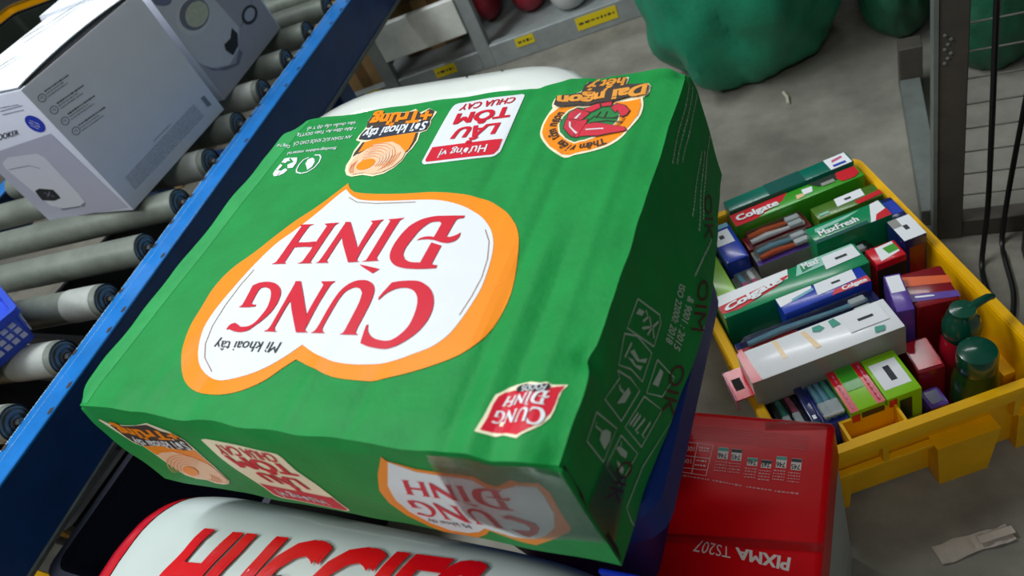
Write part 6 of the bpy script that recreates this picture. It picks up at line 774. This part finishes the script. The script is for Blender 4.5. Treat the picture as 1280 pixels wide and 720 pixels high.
goods('toothpaste_carton', 'emerald green toothpaste carton with white and red end beside the crate wall', 'carton', .157, .252, .26, .291, .0855, .152, 'c_emerald',
      [('top_print', 'c_mint', [(.08, .62), (.5, .72), (.72, .9), (.1, .82)]), ('top_print', 'c_label', [(.72, 0), (.98, 0), (.98, 1), (.86, .95)]), ('top_print', 'c_red', [(.78, 0), (.99, 0), (.99, .45), (.84, .3)]), ('top_print', 'c_tealdark', Rq(0, .7, 0, .18))],
      [('lettering', 'c_white', 'MaxFresh', Tq(.1, .62, .3, .6), .03)], group=G1)
blister('dark green toothbrush pack lying along the white and red carton', .088, .222, .24, .257, .0855, .134, 'c_dark', [('c_grey', 'bristle')], [('top_print', 'c_tealdark', Rq(.1, .9, .1, .9))])
goods('toothpaste_carton', 'white, red and mint green toothpaste carton with grey price label', 'carton', .016, .192, .199, .236, .0855, .156, 'c_emerald',
      [('top_print', 'c_white', [(0, .42), (.5, .62), (.53, 1), (0, 1)]), ('top_print', 'c_red', [(0, .2), (.12, .15), (.4, .45), (.52, .72), (.5, .75), (.0, .55)]), ('top_print', 'c_mint', [(.55, .55), (.98, .6), (.98, 1), (.6, 1)]), ('top_print', 'c_emerald', [(.6, .6), (.68, .68), (.66, .95), (.61, .9)]), ('price_label', 'c_label', [(.74, .35), (.98, .4), (.98, .92), (.76, .9)]), ('price_label', 'ink', Rq(.83, .91, .58, .68))],
      [('lettering', 'c_white', 'Colgate', [(.02, .22), (.46, .56), (.04, .46), (.44, .82)], .05), ('lettering#2', 'c_white', 'MaxF', Tq(.62, .74, .7, .95), .03)], group=G1)
goods('toothpaste_carton', 'bright blue and white toothpaste carton with grey price label', 'carton', .078, .18, .1725, .1985, .0855, .156, 'c_blue',
      [('top_print', 'c_white', [(0, .45), (.4, .7), (.42, 1), (0, 1)]), ('top_print', 'c_lightblue', [(.15, .5), (.42, .7), (.42, .85), (.15, .65)]), ('price_label', 'c_label', [(.42, .3), (.88, .4), (.9, 1), (.45, .98)]), ('price_label', 'ink', Rq(.62, .72, .6, .72)), ('red_band', 'c_red', [(.55, 0), (.99, 0), (.99, .36), (.6, .25)])],
      [('lettering', 'c_white', 'Colgate', Tq(.68, .96, .05, .26), .04)], group=G1)
blister('red and navy toothbrush pack along the long white carton', .0135, .18, .136, .171, .0855, .152, 'c_navy', [('c_orange', 'c_white'), ('c_lightblue', 'bristle')], [('top_print', 'c_red', Rq(0, .42, 0, .7)), ('top_print', 'c_lightblue', Rq(.5, .9, .2, .4))], [('lettering', 'c_white', 'Colgate', Tq(.05, .36, .1, .3), .03)])
jw = goods('appliance_pack', 'long white carton with red hanging end, on top of the crate heap', 'carton', .006, .172, .089, .133, .1255, .170, 'c_white',
      [('top_print', 'c_red', [(0, 0), (.07, 0), (.05, 1), (0, 1)]), ('top_print', 'c_gold', [(.25, .35), (.28, .35), (.27, .95), (.24, .95)]), ('top_print', 'c_gold', [(.46, .3), (.5, .3), (.46, .9), (.43, .9)]), ('top_print', 'teal', [(.5, .78), (.54, .72), (.58, .78), (.56, .92), (.51, .92)]), ('top_print', 'teal', [(.62, .7), (.68, .72), (.66, .95), (.62, .92)]), ('price_label', 'c_label', Rq(.7, .95, .35, .92)), ('price_label', 'ink', Rq(.78, .88, .58, .66)), ('price_label', 'teal', [(.82, .1), (.88, .08), (.9, .22), (.84, .26)])], (), [('side_print', 'c_grey', 0, 1, 0, 1)])
b = boxbm(-.020, .0, -.02, .021, .006, .008); obj('hang_tab', b, 'c_red', jw).location = (-.083, 0, .014)
obj('hang_slot', boxbm(-.016, -.006, -.008, .008, .0081, .0085), 'slit', jw).location = (-.083, 0, .014)
obj('hang_tab', boxbm(-.021, -.0195, -.02, .021, -.01, .008), 'c_pink', jw).location = (-.083, 0, .014)
blister('toothbrush pack with teal and pink brushes, in the near corner of the crate', .018, .046, .044, .092, .0855, .13, 'c_dark', [('teal', 'bristle'), ('c_pink', 'bristle')])
goods('toothpaste_carton', 'slim navy carton squeezed between two toothbrush packs', 'carton', .0465, .0555, .04, .09, .0855, .135, 'c_navy', [('top_print', 'c_white', Rq(.3, .7, .1, .2))], group=G1)
blister('toothbrush pack with pale blue brushes on a blue base', .0565, .0825, .036, .088, .0855, .142, 'c_blue', [('c_lightblue', 'bristle'), ('c_lightblue', 'bristle'), ('teal', 'bristle')])
goods('toothpaste_carton', 'lime carton with red bands on both edges between brush pack and lime labelled box', 'carton', .083, .1195, .033, .088, .0855, .141, 'c_lime', [('red_band', 'c_red', Rq(0, .24, 0, 1)), ('red_band#2', 'c_red', Rq(.76, 1, 0, 1)), ('top_print', 'c_green', Rq(.26, .74, .45, 1))] + [('band_print#%d' % (x > .5), 'c_pink', Rq(x, x + .05, y0, y0 + .09)) for x in (.1, .86) for y0 in (.08, .2, .32, .44, .56, .68, .8)], (), [('side_print', 'c_dark', .3, .95, .15, .9), ('side_print', 'c_red', .02, .25, .2, .9)], group=G1)
goods('toothpaste_carton', 'lime green box with a large white barcode label', 'carton', .121, .157, .033, .088, .0855, .141, 'c_lime', [('price_label', 'c_label', Rq(.1, .88, .2, .82)), ('price_label', 'ink', Rq(.42, .6, .35, .7))], (), [('side_print', 'c_red', .05, .28, .3, .95), ('side_print', 'c_dark', .35, .7, .2, .85)], group=G1)
goods('toothpaste_carton', 'plain lime green carton against the long left crate wall', 'carton', .0165, .048, .245, .345, .0855, .14, 'c_lime', [('top_print', 'c_green', Rq(.1, .3, .1, .3))], group=G1)
goods('soft_pack', 'bright blue soft pack with white price label beside the plain lime carton', 'package', .052, .083, .288, .362, .0855, .15, 'c_blue', [('price_label', 'c_label', Rq(.05, .8, .45, .82)), ('price_label', 'ink', Rq(.3, .5, .6, .7)), ('top_print', 'c_lightblue', Rq(.1, .9, .86, .97))], bev=.006)
blister('pale blue toothbrush pack beside the plain lime carton', .052, .084, .24, .283, .0855, .138, 'c_grey', [('c_lightblue', 'c_pink'), ('c_white', 'c_pink')])
goods('soft_pack', 'dark blue soft pack wedged against the far right crate wall', 'package', .244, .266, .2585, .3, .0855, .142, 'c_navy', [('top_print', 'c_blue', Rq(.1, .9, .2, .8))], rz=.0, bev=.005).location = cl(.2605, .28, .0855)
goods('toothpaste_carton', 'short navy carton with a big white label beside the crate wall', 'carton', .24, .266, .212, .2525, .0855, .152, 'c_navy', [('price_label', 'c_label', Rq(.0, 1, .02, .95)), ('price_label', 'ink', Rq(.4, .6, .4, .6)), ('top_print', 'c_grey', Rq(0, .4, .6, .95))], (), [('side_print', 'c_darkred', .2, .9, .1, .8)], group=G1)
goods('toothpaste_carton', 'small red, white and green carton near the short navy carton', 'carton', .198, .233, .196, .2235, .0855, .15, 'c_red', [('top_print', 'c_white', [(.2, .1), (.9, .3), (.9, .95), (.3, .9)]), ('top_print', 'c_green', [(.55, .35), (.92, .4), (.9, .8), (.5, .75)])], (), [('side_print', 'c_dark', 0, 1, 0, .85)], group=G1)
goods('soap_carton', 'upright purple carton with pale label beside the red packs', 'carton', .185, .203, .115, .170, .0855, .158, 'c_purple', [('price_label', 'c_label', Rq(.1, .9, .5, .95))], rz=math.radians(-14))
goods('soft_pack', 'glossy red sachet pack with orange and violet bands beside the purple carton', 'package', .206, .252, .118, .172, .0855, .146, 'c_darkred', [('orange_band', 'c_orange', [(0, .62), (1, .45), (1, .66), (0, .9)]), ('top_print', 'c_purple', [(0, .18), (1, .05), (1, .22), (0, .38)]), ('top_print', 'c_white', [(.1, .26), (.5, .2), (.5, .24), (.1, .31)])], rz=math.radians(-10), bev=.005)
goods('soft_pack', 'dark red sachet pack with pink lettering in front of the purple carton', 'package', .172, .202, .062, .108, .0125, .118, 'c_darkred', [('top_print', 'c_red', Rq(.1, .9, .1, .9))], rz=math.radians(-6), bev=.006)
goods('soft_pack', 'violet foil pack near the hand pocket of the yellow crate', 'package', .164, .186, .030, .056, .0125, .1, 'c_purple', [('top_print', 'c_navy', Rq(.2, .8, .2, .8))], bev=.006)
def bottle(label, u, v, pump):
    t = thing('lotion_bottle', label, 'bottle', cl(u, v, .0125), CR, 'bottles in the yellow crate')
    if pump:
        obj('bottle_body', lathe(BM(), [(.018, 0), (.0205, .004), (.0205, .09), (.0195, .108), (.017, .120), (.0165, .124)], 28), 'bottlered', t, True)
        obj('price_label', boxbm(-.012, .012, -.0212, -.0195, .04, .08, .0005, 1), 'c_label', t)
        c = obj('cap', lathe(BM(), [(.0175, .118), (.0185, .121), (.0185, .136), (.0165, .139), (.0155, .147), (.013, .150), (.0122, .158), (.0, .16)], 24, None, True, False), 'capgreen', t, True)
        b = BM(); tube(b, [(.006, 0, .154), (.02, .003, .155), (.03, .006, .153), (.036, .008, .149)], [.0055, .0045, .004, .0035], 10); obj('spout', b, 'capgreen', c, True)
    else:
        obj('bottle_body', lathe(BM(), [(.020, 0), (.0225, .004), (.0225, .09), (.0215, .106), (.018, .120), (.0165, .126)], 28), 'bottlegreen', t, True)
        obj('red_label', lathe(BM(), [(.0227, .02), (.023, .021), (.023, .066), (.0227, .067)], 28, None, False, False), 'bottlered', t, True)
        b = BM(); n = 8
        R = [[b.verts.new(((.0234) * math.cos(a), (.0234) * math.sin(a), z)) for a in [math.radians(-80 + 50 * k / n) for k in range(n + 1)]] for z in (.035, .09)]
        for k in range(n): b.faces.new((R[0][k], R[0][k + 1], R[1][k + 1], R[1][k]))
        obj('price_label', b, 'c_gold', t, True)
        obj('cap', lathe(BM(), [(.0175, .120), (.019, .123), (.019, .141), (.0175, .147), (.010, .150), (.0, .1505)], 24, None, True, False), 'capgreen', t, True)
bottle('red lotion bottle with dark green pump cap in the crate', .228, .0835, True)
bottle('dark green bottle with red label and round green cap in the crate', .216, .0392, False)

def shade_bin(label, x0, x1, y0, y1, h, mat):  # made-up dark bins, added so the floor around the conveyor reads as shade
    t = thing('dark_bin', label, 'bin', ((x0 + x1) / 2, (y0 + y1) / 2, 0)); a = (x1 - x0) / 2; c = (y1 - y0) / 2
    q = lambda o, z: [(x, y, z) for x, y in rr(-a + o, a - o, -c + o, c - o, .02, 4)]
    bm = BM(); loft(bm, [q(.025, 0), q(.006, h - .02), q(.006, h), q(.01, h), q(.03, .008)], True, True); obj('bin_body', bm, mat, t, True)
    bm = BM(); loft(bm, [q(.006, h - .025), q(0, h - .02), q(0, h + .002), q(.011, h + .002), q(.011, h - .025), q(.006, h - .025)]); obj('bin_rim', bm, mat, t)
shade_bin('added black bin that darkens the floor under the white appliance cartons', -.99, -.56, .31, .66, .2, 'blackplastic')
shade_bin('added low black bin that darkens the floor by the near conveyor leg', -.96, -.47, .0, .235, .2, 'blackplastic')
shade_bin('added dark navy bin that darkens the gap between conveyor and white tub', -.40, -.12, -.06, .30, .24, 'binnavy')
# ------------------------------------------------------------------ green sacks
def sack(label, x, y, rx, ry, h, mat, seed, lean=(0, 0), rope=True, fold=1.0):
    t = thing('woven_sack', label, 'sack', (x, y, 0), 0, 'green sacks on the floor')
    bm = BM(); NU, NV = 96, 60; R = []
    for j in range(NV + 1):
        th = math.pi * j / NV; row = []
        zc = -math.cos(th); rad = max(0, math.sin(th)) ** .38
        for i in range(NU):
            a = 2 * math.pi * i / NU
            k = 1 + fold * (.10 * noise.noise(Vector((math.cos(a) * 1.3 + seed, math.sin(a) * 1.3, zc * .9))) + .05 * noise.noise(Vector((math.cos(a) * 3 + seed, math.sin(a) * 3 + zc * 2.2, zc * 3))) + .07 * (abs(noise.noise(Vector((math.cos(a) * 2.2 + zc * 1.6 + seed, math.sin(a) * 2.2 - zc, zc * 2.4)))) - .2) + .04 * abs(noise.noise(Vector((math.cos(a) * 5 + zc * 3, math.sin(a) * 5 + seed, zc * 2)))))
            z = h * (zc + 1) / 2
            zz = max(0, z - .02 * h)
            row.append(bm.verts.new((rx * rad * k * math.cos(a) + lean[0] * zz, ry * rad * k * math.sin(a) + lean[1] * zz, zz)))
        R.append(row)
    for A, B in zip(R, R[1:]):
        for i in range(NU): bm.faces.new((A[i], A[(i + 1) % NU], B[(i + 1) % NU], B[i]))
    bmesh.ops.remove_doubles(bm, verts=bm.verts[:], dist=1e-4)
    obj('sack_body', bm, mat, t, True)
    if rope:
        b = BM(); tube(b, [(rx * .45, -ry * .84, .003), (rx * .50, -ry * .92, .004), (rx * .52, -ry * 1.0, .003)], .003, 6); obj('tie_string', b, 'rope', t)
    return t
sack('big teal green woven sack, standing beyond the green carton', .205, 1.295, .185, .235, .62, 'sackgreen', 3.1, fold=1.75)
sack('dark green woven sack between the teal sack and the steel post', .478, 1.365, .085, .205, .46, 'sackdark', 8.2, rope=False, fold=1.0)
sack('dark green plastic sack behind the wire panel', .615, 1.155, .076, .095, .26, 'sackdark', 12.7, rope=False, fold=.9)

# ------------------------------------------------------------------ steel wire cage at the right
cg = thing('wire_cage', 'brown steel post and wire mesh panel of a cage, right of the yellow crate', 'cage', (.547, .72, 0), math.radians(6))
obj('post', boxbm(-.014, .016, -.014, .016, 0, 1.1, .001, 1), 'steelbrown', cg)
obj('post_edge', boxbm(-.019, -.0142, -.016, .018, 0, 1.1), 'steelgrey', cg, label='pale grey folded edge')
obj('base_beam', boxbm(.016, .62, -.012, .012, 0, .03, .001, 1), 'steelbrown', cg)
for k in range(26):
    obj('wire', tube(BM(), [(.016, 0, .066 + .0365 * k), (.6, 0, .066 + .0365 * k)], .0012, 6), 'wire', cg)
for k in range(11):
    obj('wire', tube(BM(), [(.046 + .05 * k, .0022, .03), (.046 + .05 * k, .0022, 1.0)], .0012, 6), 'wire', cg)
b = BM()
for k in range(7): lathe(b, [(.0001, 0), (.0022, .0004), (.002, .0015), (.0001, .002)], 8, Matrix.Translation((-.008 + .003 * (k % 3), -.0145, .285 + .006 * k)) @ Matrix.Rotation(math.pi / 2, 4, 'X'), False, False)
obj('weld_bead', b, 'steelgrey', cg, True)
obj('base_beam', boxbm(-.03, .0, .018, .34, 0, .028, .001, 1), 'steelgrey', cg, label='pale grey rear base beam')
obj('rear_foot', boxbm(-.03, .004, .341, .375, 0, .085, .001, 1), 'steelbrown', cg)
kb = thing('black_cabinet', 'tall black cabinet beside the wire panel', 'cabinet', (.640, .585, 0), math.radians(6))
obj('cabinet_body', boxbm(0, .35, 0, .10, 0, .62, .004, 2), 'blackplastic', kb); obj('door', boxbm(.01, .34, -.004, -.0002, .03, .6, .001, 1), 'blackplastic', kb); obj('handle', boxbm(.02, .03, -.012, -.0042, .26, .36, .001, 1), 'steelbrown', kb)
def cable(label, pts):
    t = thing('power_cable', label, 'cable', (pts[-1][0], pts[-1][1], 0))
    P = []
    for i in range(len(pts) - 1):
        for s in range(6):
            u = s / 6; p0 = Vector(pts[max(0, i - 1)]); p1 = Vector(pts[i]); p2 = Vector(pts[i + 1]); p3 = Vector(pts[min(len(pts) - 1, i + 2)])
            P.append(.5 * ((2 * p1) + (-p0 + p2) * u + (2 * p0 - 5 * p1 + 4 * p2 - p3) * u * u + (-p0 + 3 * p1 - 3 * p2 + p3) * u ** 3) - Vector((pts[-1][0], pts[-1][1], 0)))
    P.append(Vector(pts[-1]) - Vector((pts[-1][0], pts[-1][1], 0)))
    obj('cord', tube(BM(), P, .0032, 8), 'cable', t, True); obj('plug', boxbm(-.008, .008, -.006, .006, .0, .012, .002, 1), 'cable', t)
cable('black power cable hanging down in front of the wire panel', [(.588, .690, .6), (.586, .688, .4), (.589, .685, .2), (.590, .68, .08), (.586, .66, .006), (.588, .62, .004), (.598, .57, .004)])
cable('black cable lying looped on the floor by the black cabinet', [(.625, .715, .25), (.615, .712, .1), (.610, .70, .006), (.612, .66, .004), (.618, .60, .004), (.612, .53, .004), (.62, .49, .004)])

# ------------------------------------------------------------------ storage rack in the background
RA = math.atan2(.326, .945)
rk = thing('storage_rack', 'grey steel storage rack with a white board and yellow tags beyond the tub', 'rack', (-.232, 1.432, 0), RA)
for x in (-.50, -.242, .55): obj('post', boxbm(x, x + .034, -.0, .034, 0, 1.3, .002, 1), 'rackgrey', rk)
for x in (-.50, -.17, -.04, .55): obj('rear_post', boxbm(x, x + .03, .36, .39, 0, 1.3, .002, 1), 'rackgrey', rk)
obj('base_beam', boxbm(-.208, .55, -.004, .02, .0, .058, .002, 1), 'rackgrey', rk); obj('base_beam', boxbm(-.66, -.5, .004, .028, .0, .05, .002, 1), 'rackgrey', rk); obj('base_beam', boxbm(-.466, -.242, .004, .028, .0, .05, .002, 1), 'rackgrey', rk)
obj('shelf_board', boxbm(-.465, -.243, -.006, .012, .108, .2, .002, 1), 'boardwhite', rk, label='white painted board')
obj('shelf', boxbm(-.5, .58, .02, .39, .285, .31, .002, 1), 'rackgrey', rk); obj('shelf', boxbm(-.5, .58, .02, .36, .03, .045, .002, 1), 'rackgrey', rk)
for (x0, x1, z0, z1, y) in ((.012, .112, .018, .05, -.0055), (-.142, -.095, .03, .053, -.0055), (-.365, -.308, .020, .046, .0025), (-.56, -.515, .022, .046, .0025)):
    tg = obj('shelf_tag', boxbm(x0, x1, y, y + .001, z0, z1), 'tagyellow', rk, label='yellow shelf tag')
    prints([['f', 'tag_print', 'ink', 0, [[x0 + .006, (z0 + z1) / 2], [x1 - .006, (z0 + z1) / 2]], .008]], lambda a, b_, l, y=y: (a, y - l, b_), tg, normal=Vector((0, -1, 0)))
def rp(s, n, z=0): return (-.232 + .945 * s - .326 * n, 1.432 + .326 * s + .945 * n, z)
def bundle(name, label, cat, s, n, z, rx, ry, h, mat, seed, group):
    t = thing(name, label, cat, rp(s, n, z), RA, group); bm = BM(); NU, NV = 30, 16; R = []
    for j in range(NV + 1):
        th = math.pi * j / NV; zc = -math.cos(th); rad = max(0, math.sin(th)) ** .45
        R.append([bm.verts.new((rx * rad * (1 + .08 * noise.noise(Vector((math.cos(a) * 2 + seed, math.sin(a) * 2, zc * 1.5)))) * math.cos(a), ry * rad * math.sin(a), h * (zc + 1) / 2)) for a in [2 * math.pi * i / NU for i in range(NU)]])
    for A, B in zip(R, R[1:]):
        for i in range(NU): bm.faces.new((A[i], A[(i + 1) % NU], B[(i + 1) % NU], B[i]))
    bmesh.ops.remove_doubles(bm, verts=bm.verts[:], dist=1e-4); obj('bag_body', bm, mat, t, True)
    obj('seam', tube(BM(), [(-rx * .7, -.0, h * .99), (0, .0, h * 1.0), (rx * .7, 0, h * .99)], .003, 6), mat, t)
    return t
bundle('wrapped_roll', 'round white wrapped bundle on the rack base beam', 'package', .01, .10, .0455, .055, .07, .13, 'rollwhite', 1, 'white bundles on the rack')
bundle('wrapped_roll', 'pale grey wrapped bundle beside the round white bundle on the rack', 'package', .125, .11, .0455, .055, .07, .12, 'rollwhite', 5, 'white bundles on the rack')
bundle('goods_sack', 'dark red sack on the rack shelf behind the slim post', 'sack', -.095, .19, .0455, .05, .10, .12, 'sackred', 2, 'red sacks on the rack')
bundle('goods_sack', 'crimson sack on the rack beside the white board', 'sack', -.208, .22, .0455, .04, .11, .2, 'sackred', 4, 'red sacks on the rack')
t = thing('storage_carton', 'brown carton on the floor left of the rack post', 'carton', rp(-.575, .16), RA)
obj('carton_body', boxbm(-.075, .05, -.07, .12, 0, .205, .002, 1), 'cardboard', t); obj('tape_strip', boxbm(-.02, .01, -.0712, -.0701, .0, .205), 'cardboard_dark', t)
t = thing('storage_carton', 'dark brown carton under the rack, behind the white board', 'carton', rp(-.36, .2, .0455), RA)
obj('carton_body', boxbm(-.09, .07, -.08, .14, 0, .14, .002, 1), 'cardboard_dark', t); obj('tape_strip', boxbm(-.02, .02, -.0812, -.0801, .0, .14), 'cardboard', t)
# ------------------------------------------------------------------ goods beyond the conveyor, top left
t = thing('storage_carton', 'brown carton beyond the conveyor, behind the badge carton', 'carton', (-1.48, 1.14, 0), math.radians(5))
obj('carton_body', boxbm(-.17, .17, -.17, .17, 0, .45, .003, 1), 'cardboard', t); obj('tape_strip', boxbm(-.17, .17, -.02, .02, .4501, .4512), 'cardboard_dark', t)
t = thing('dark_bin', 'dark green plastic bin beyond the conveyor', 'bin', (-1.93, 1.25, 0), math.radians(5))
b = BM(); loft(b, [[(x, y, 0) for x, y in rr(-.17, .17, -.2, .2, .02)], [(x, y, .42) for x, y in rr(-.2, .2, -.23, .23, .02)], [(x, y, .42) for x, y in rr(-.185, .185, -.215, .215, .02)], [(x, y, .02) for x, y in rr(-.16, .16, -.19, .19, .02)]], True, True); obj('bin_body', b, 'darkcrate', t, True)
b = BM(); loft(b, [[(x, y, z) for x, y in rr(-.2 - o, .2 + o, -.23 - o, .23 + o, .02)] for o, z in ((.0, .395), (.012, .395), (.012, .425), (.0, .425))]); obj('bin_rim', b, 'darkcrate', t)
t = thing('storage_crate', 'far yellow crate behind the dark green bin', 'crate', (-2.45, 1.6, 0), math.radians(5))
b = BM(); loft(b, [[(x, y, 0) for x, y in rr(-.22, .22, -.2, .2, .02)], [(x, y, .36) for x, y in rr(-.24, .24, -.22, .22, .02)], [(x, y, .36) for x, y in rr(-.225, .225, -.205, .205, .02)], [(x, y, .02) for x, y in rr(-.2, .2, -.19, .19, .02)]], True, True); obj('crate_body', b, 'crateyellow', t, True)
b = BM(); loft(b, [[(x, y, z) for x, y in rr(-.24 - o, .24 + o, -.22 - o, .22 + o, .02)] for o, z in ((.0, .335), (.014, .335), (.014, .365), (.0, .365))]); obj('crate_rim', b, 'crateyellow', t)
# ------------------------------------------------------------------ litter on the floor
t = thing('paper_scrap', 'crumpled pale paper strip on the floor near the yellow crate', 'paper', (.566, .262, 0), math.radians(30))
b = BM(); n = 16; R = []
for i in range(n + 1):
    x = -.038 + .076 * i / n; R.append([b.verts.new((x, y + .003 * nz(x, y, 1, 60), .002 + .004 * abs(nz(x, y, 0, 70)))) for y in (-.009, -.003, .004, .01)])
for A, B in zip(R, R[1:]):
    for k in range(3): b.faces.new((A[k], A[k + 1], B[k + 1], B[k]))
obj('sheet', b, 'paper', t); obj('fold', boxbm(.005, .04, -.004, .004, .0065, .0075), 'paper', t)
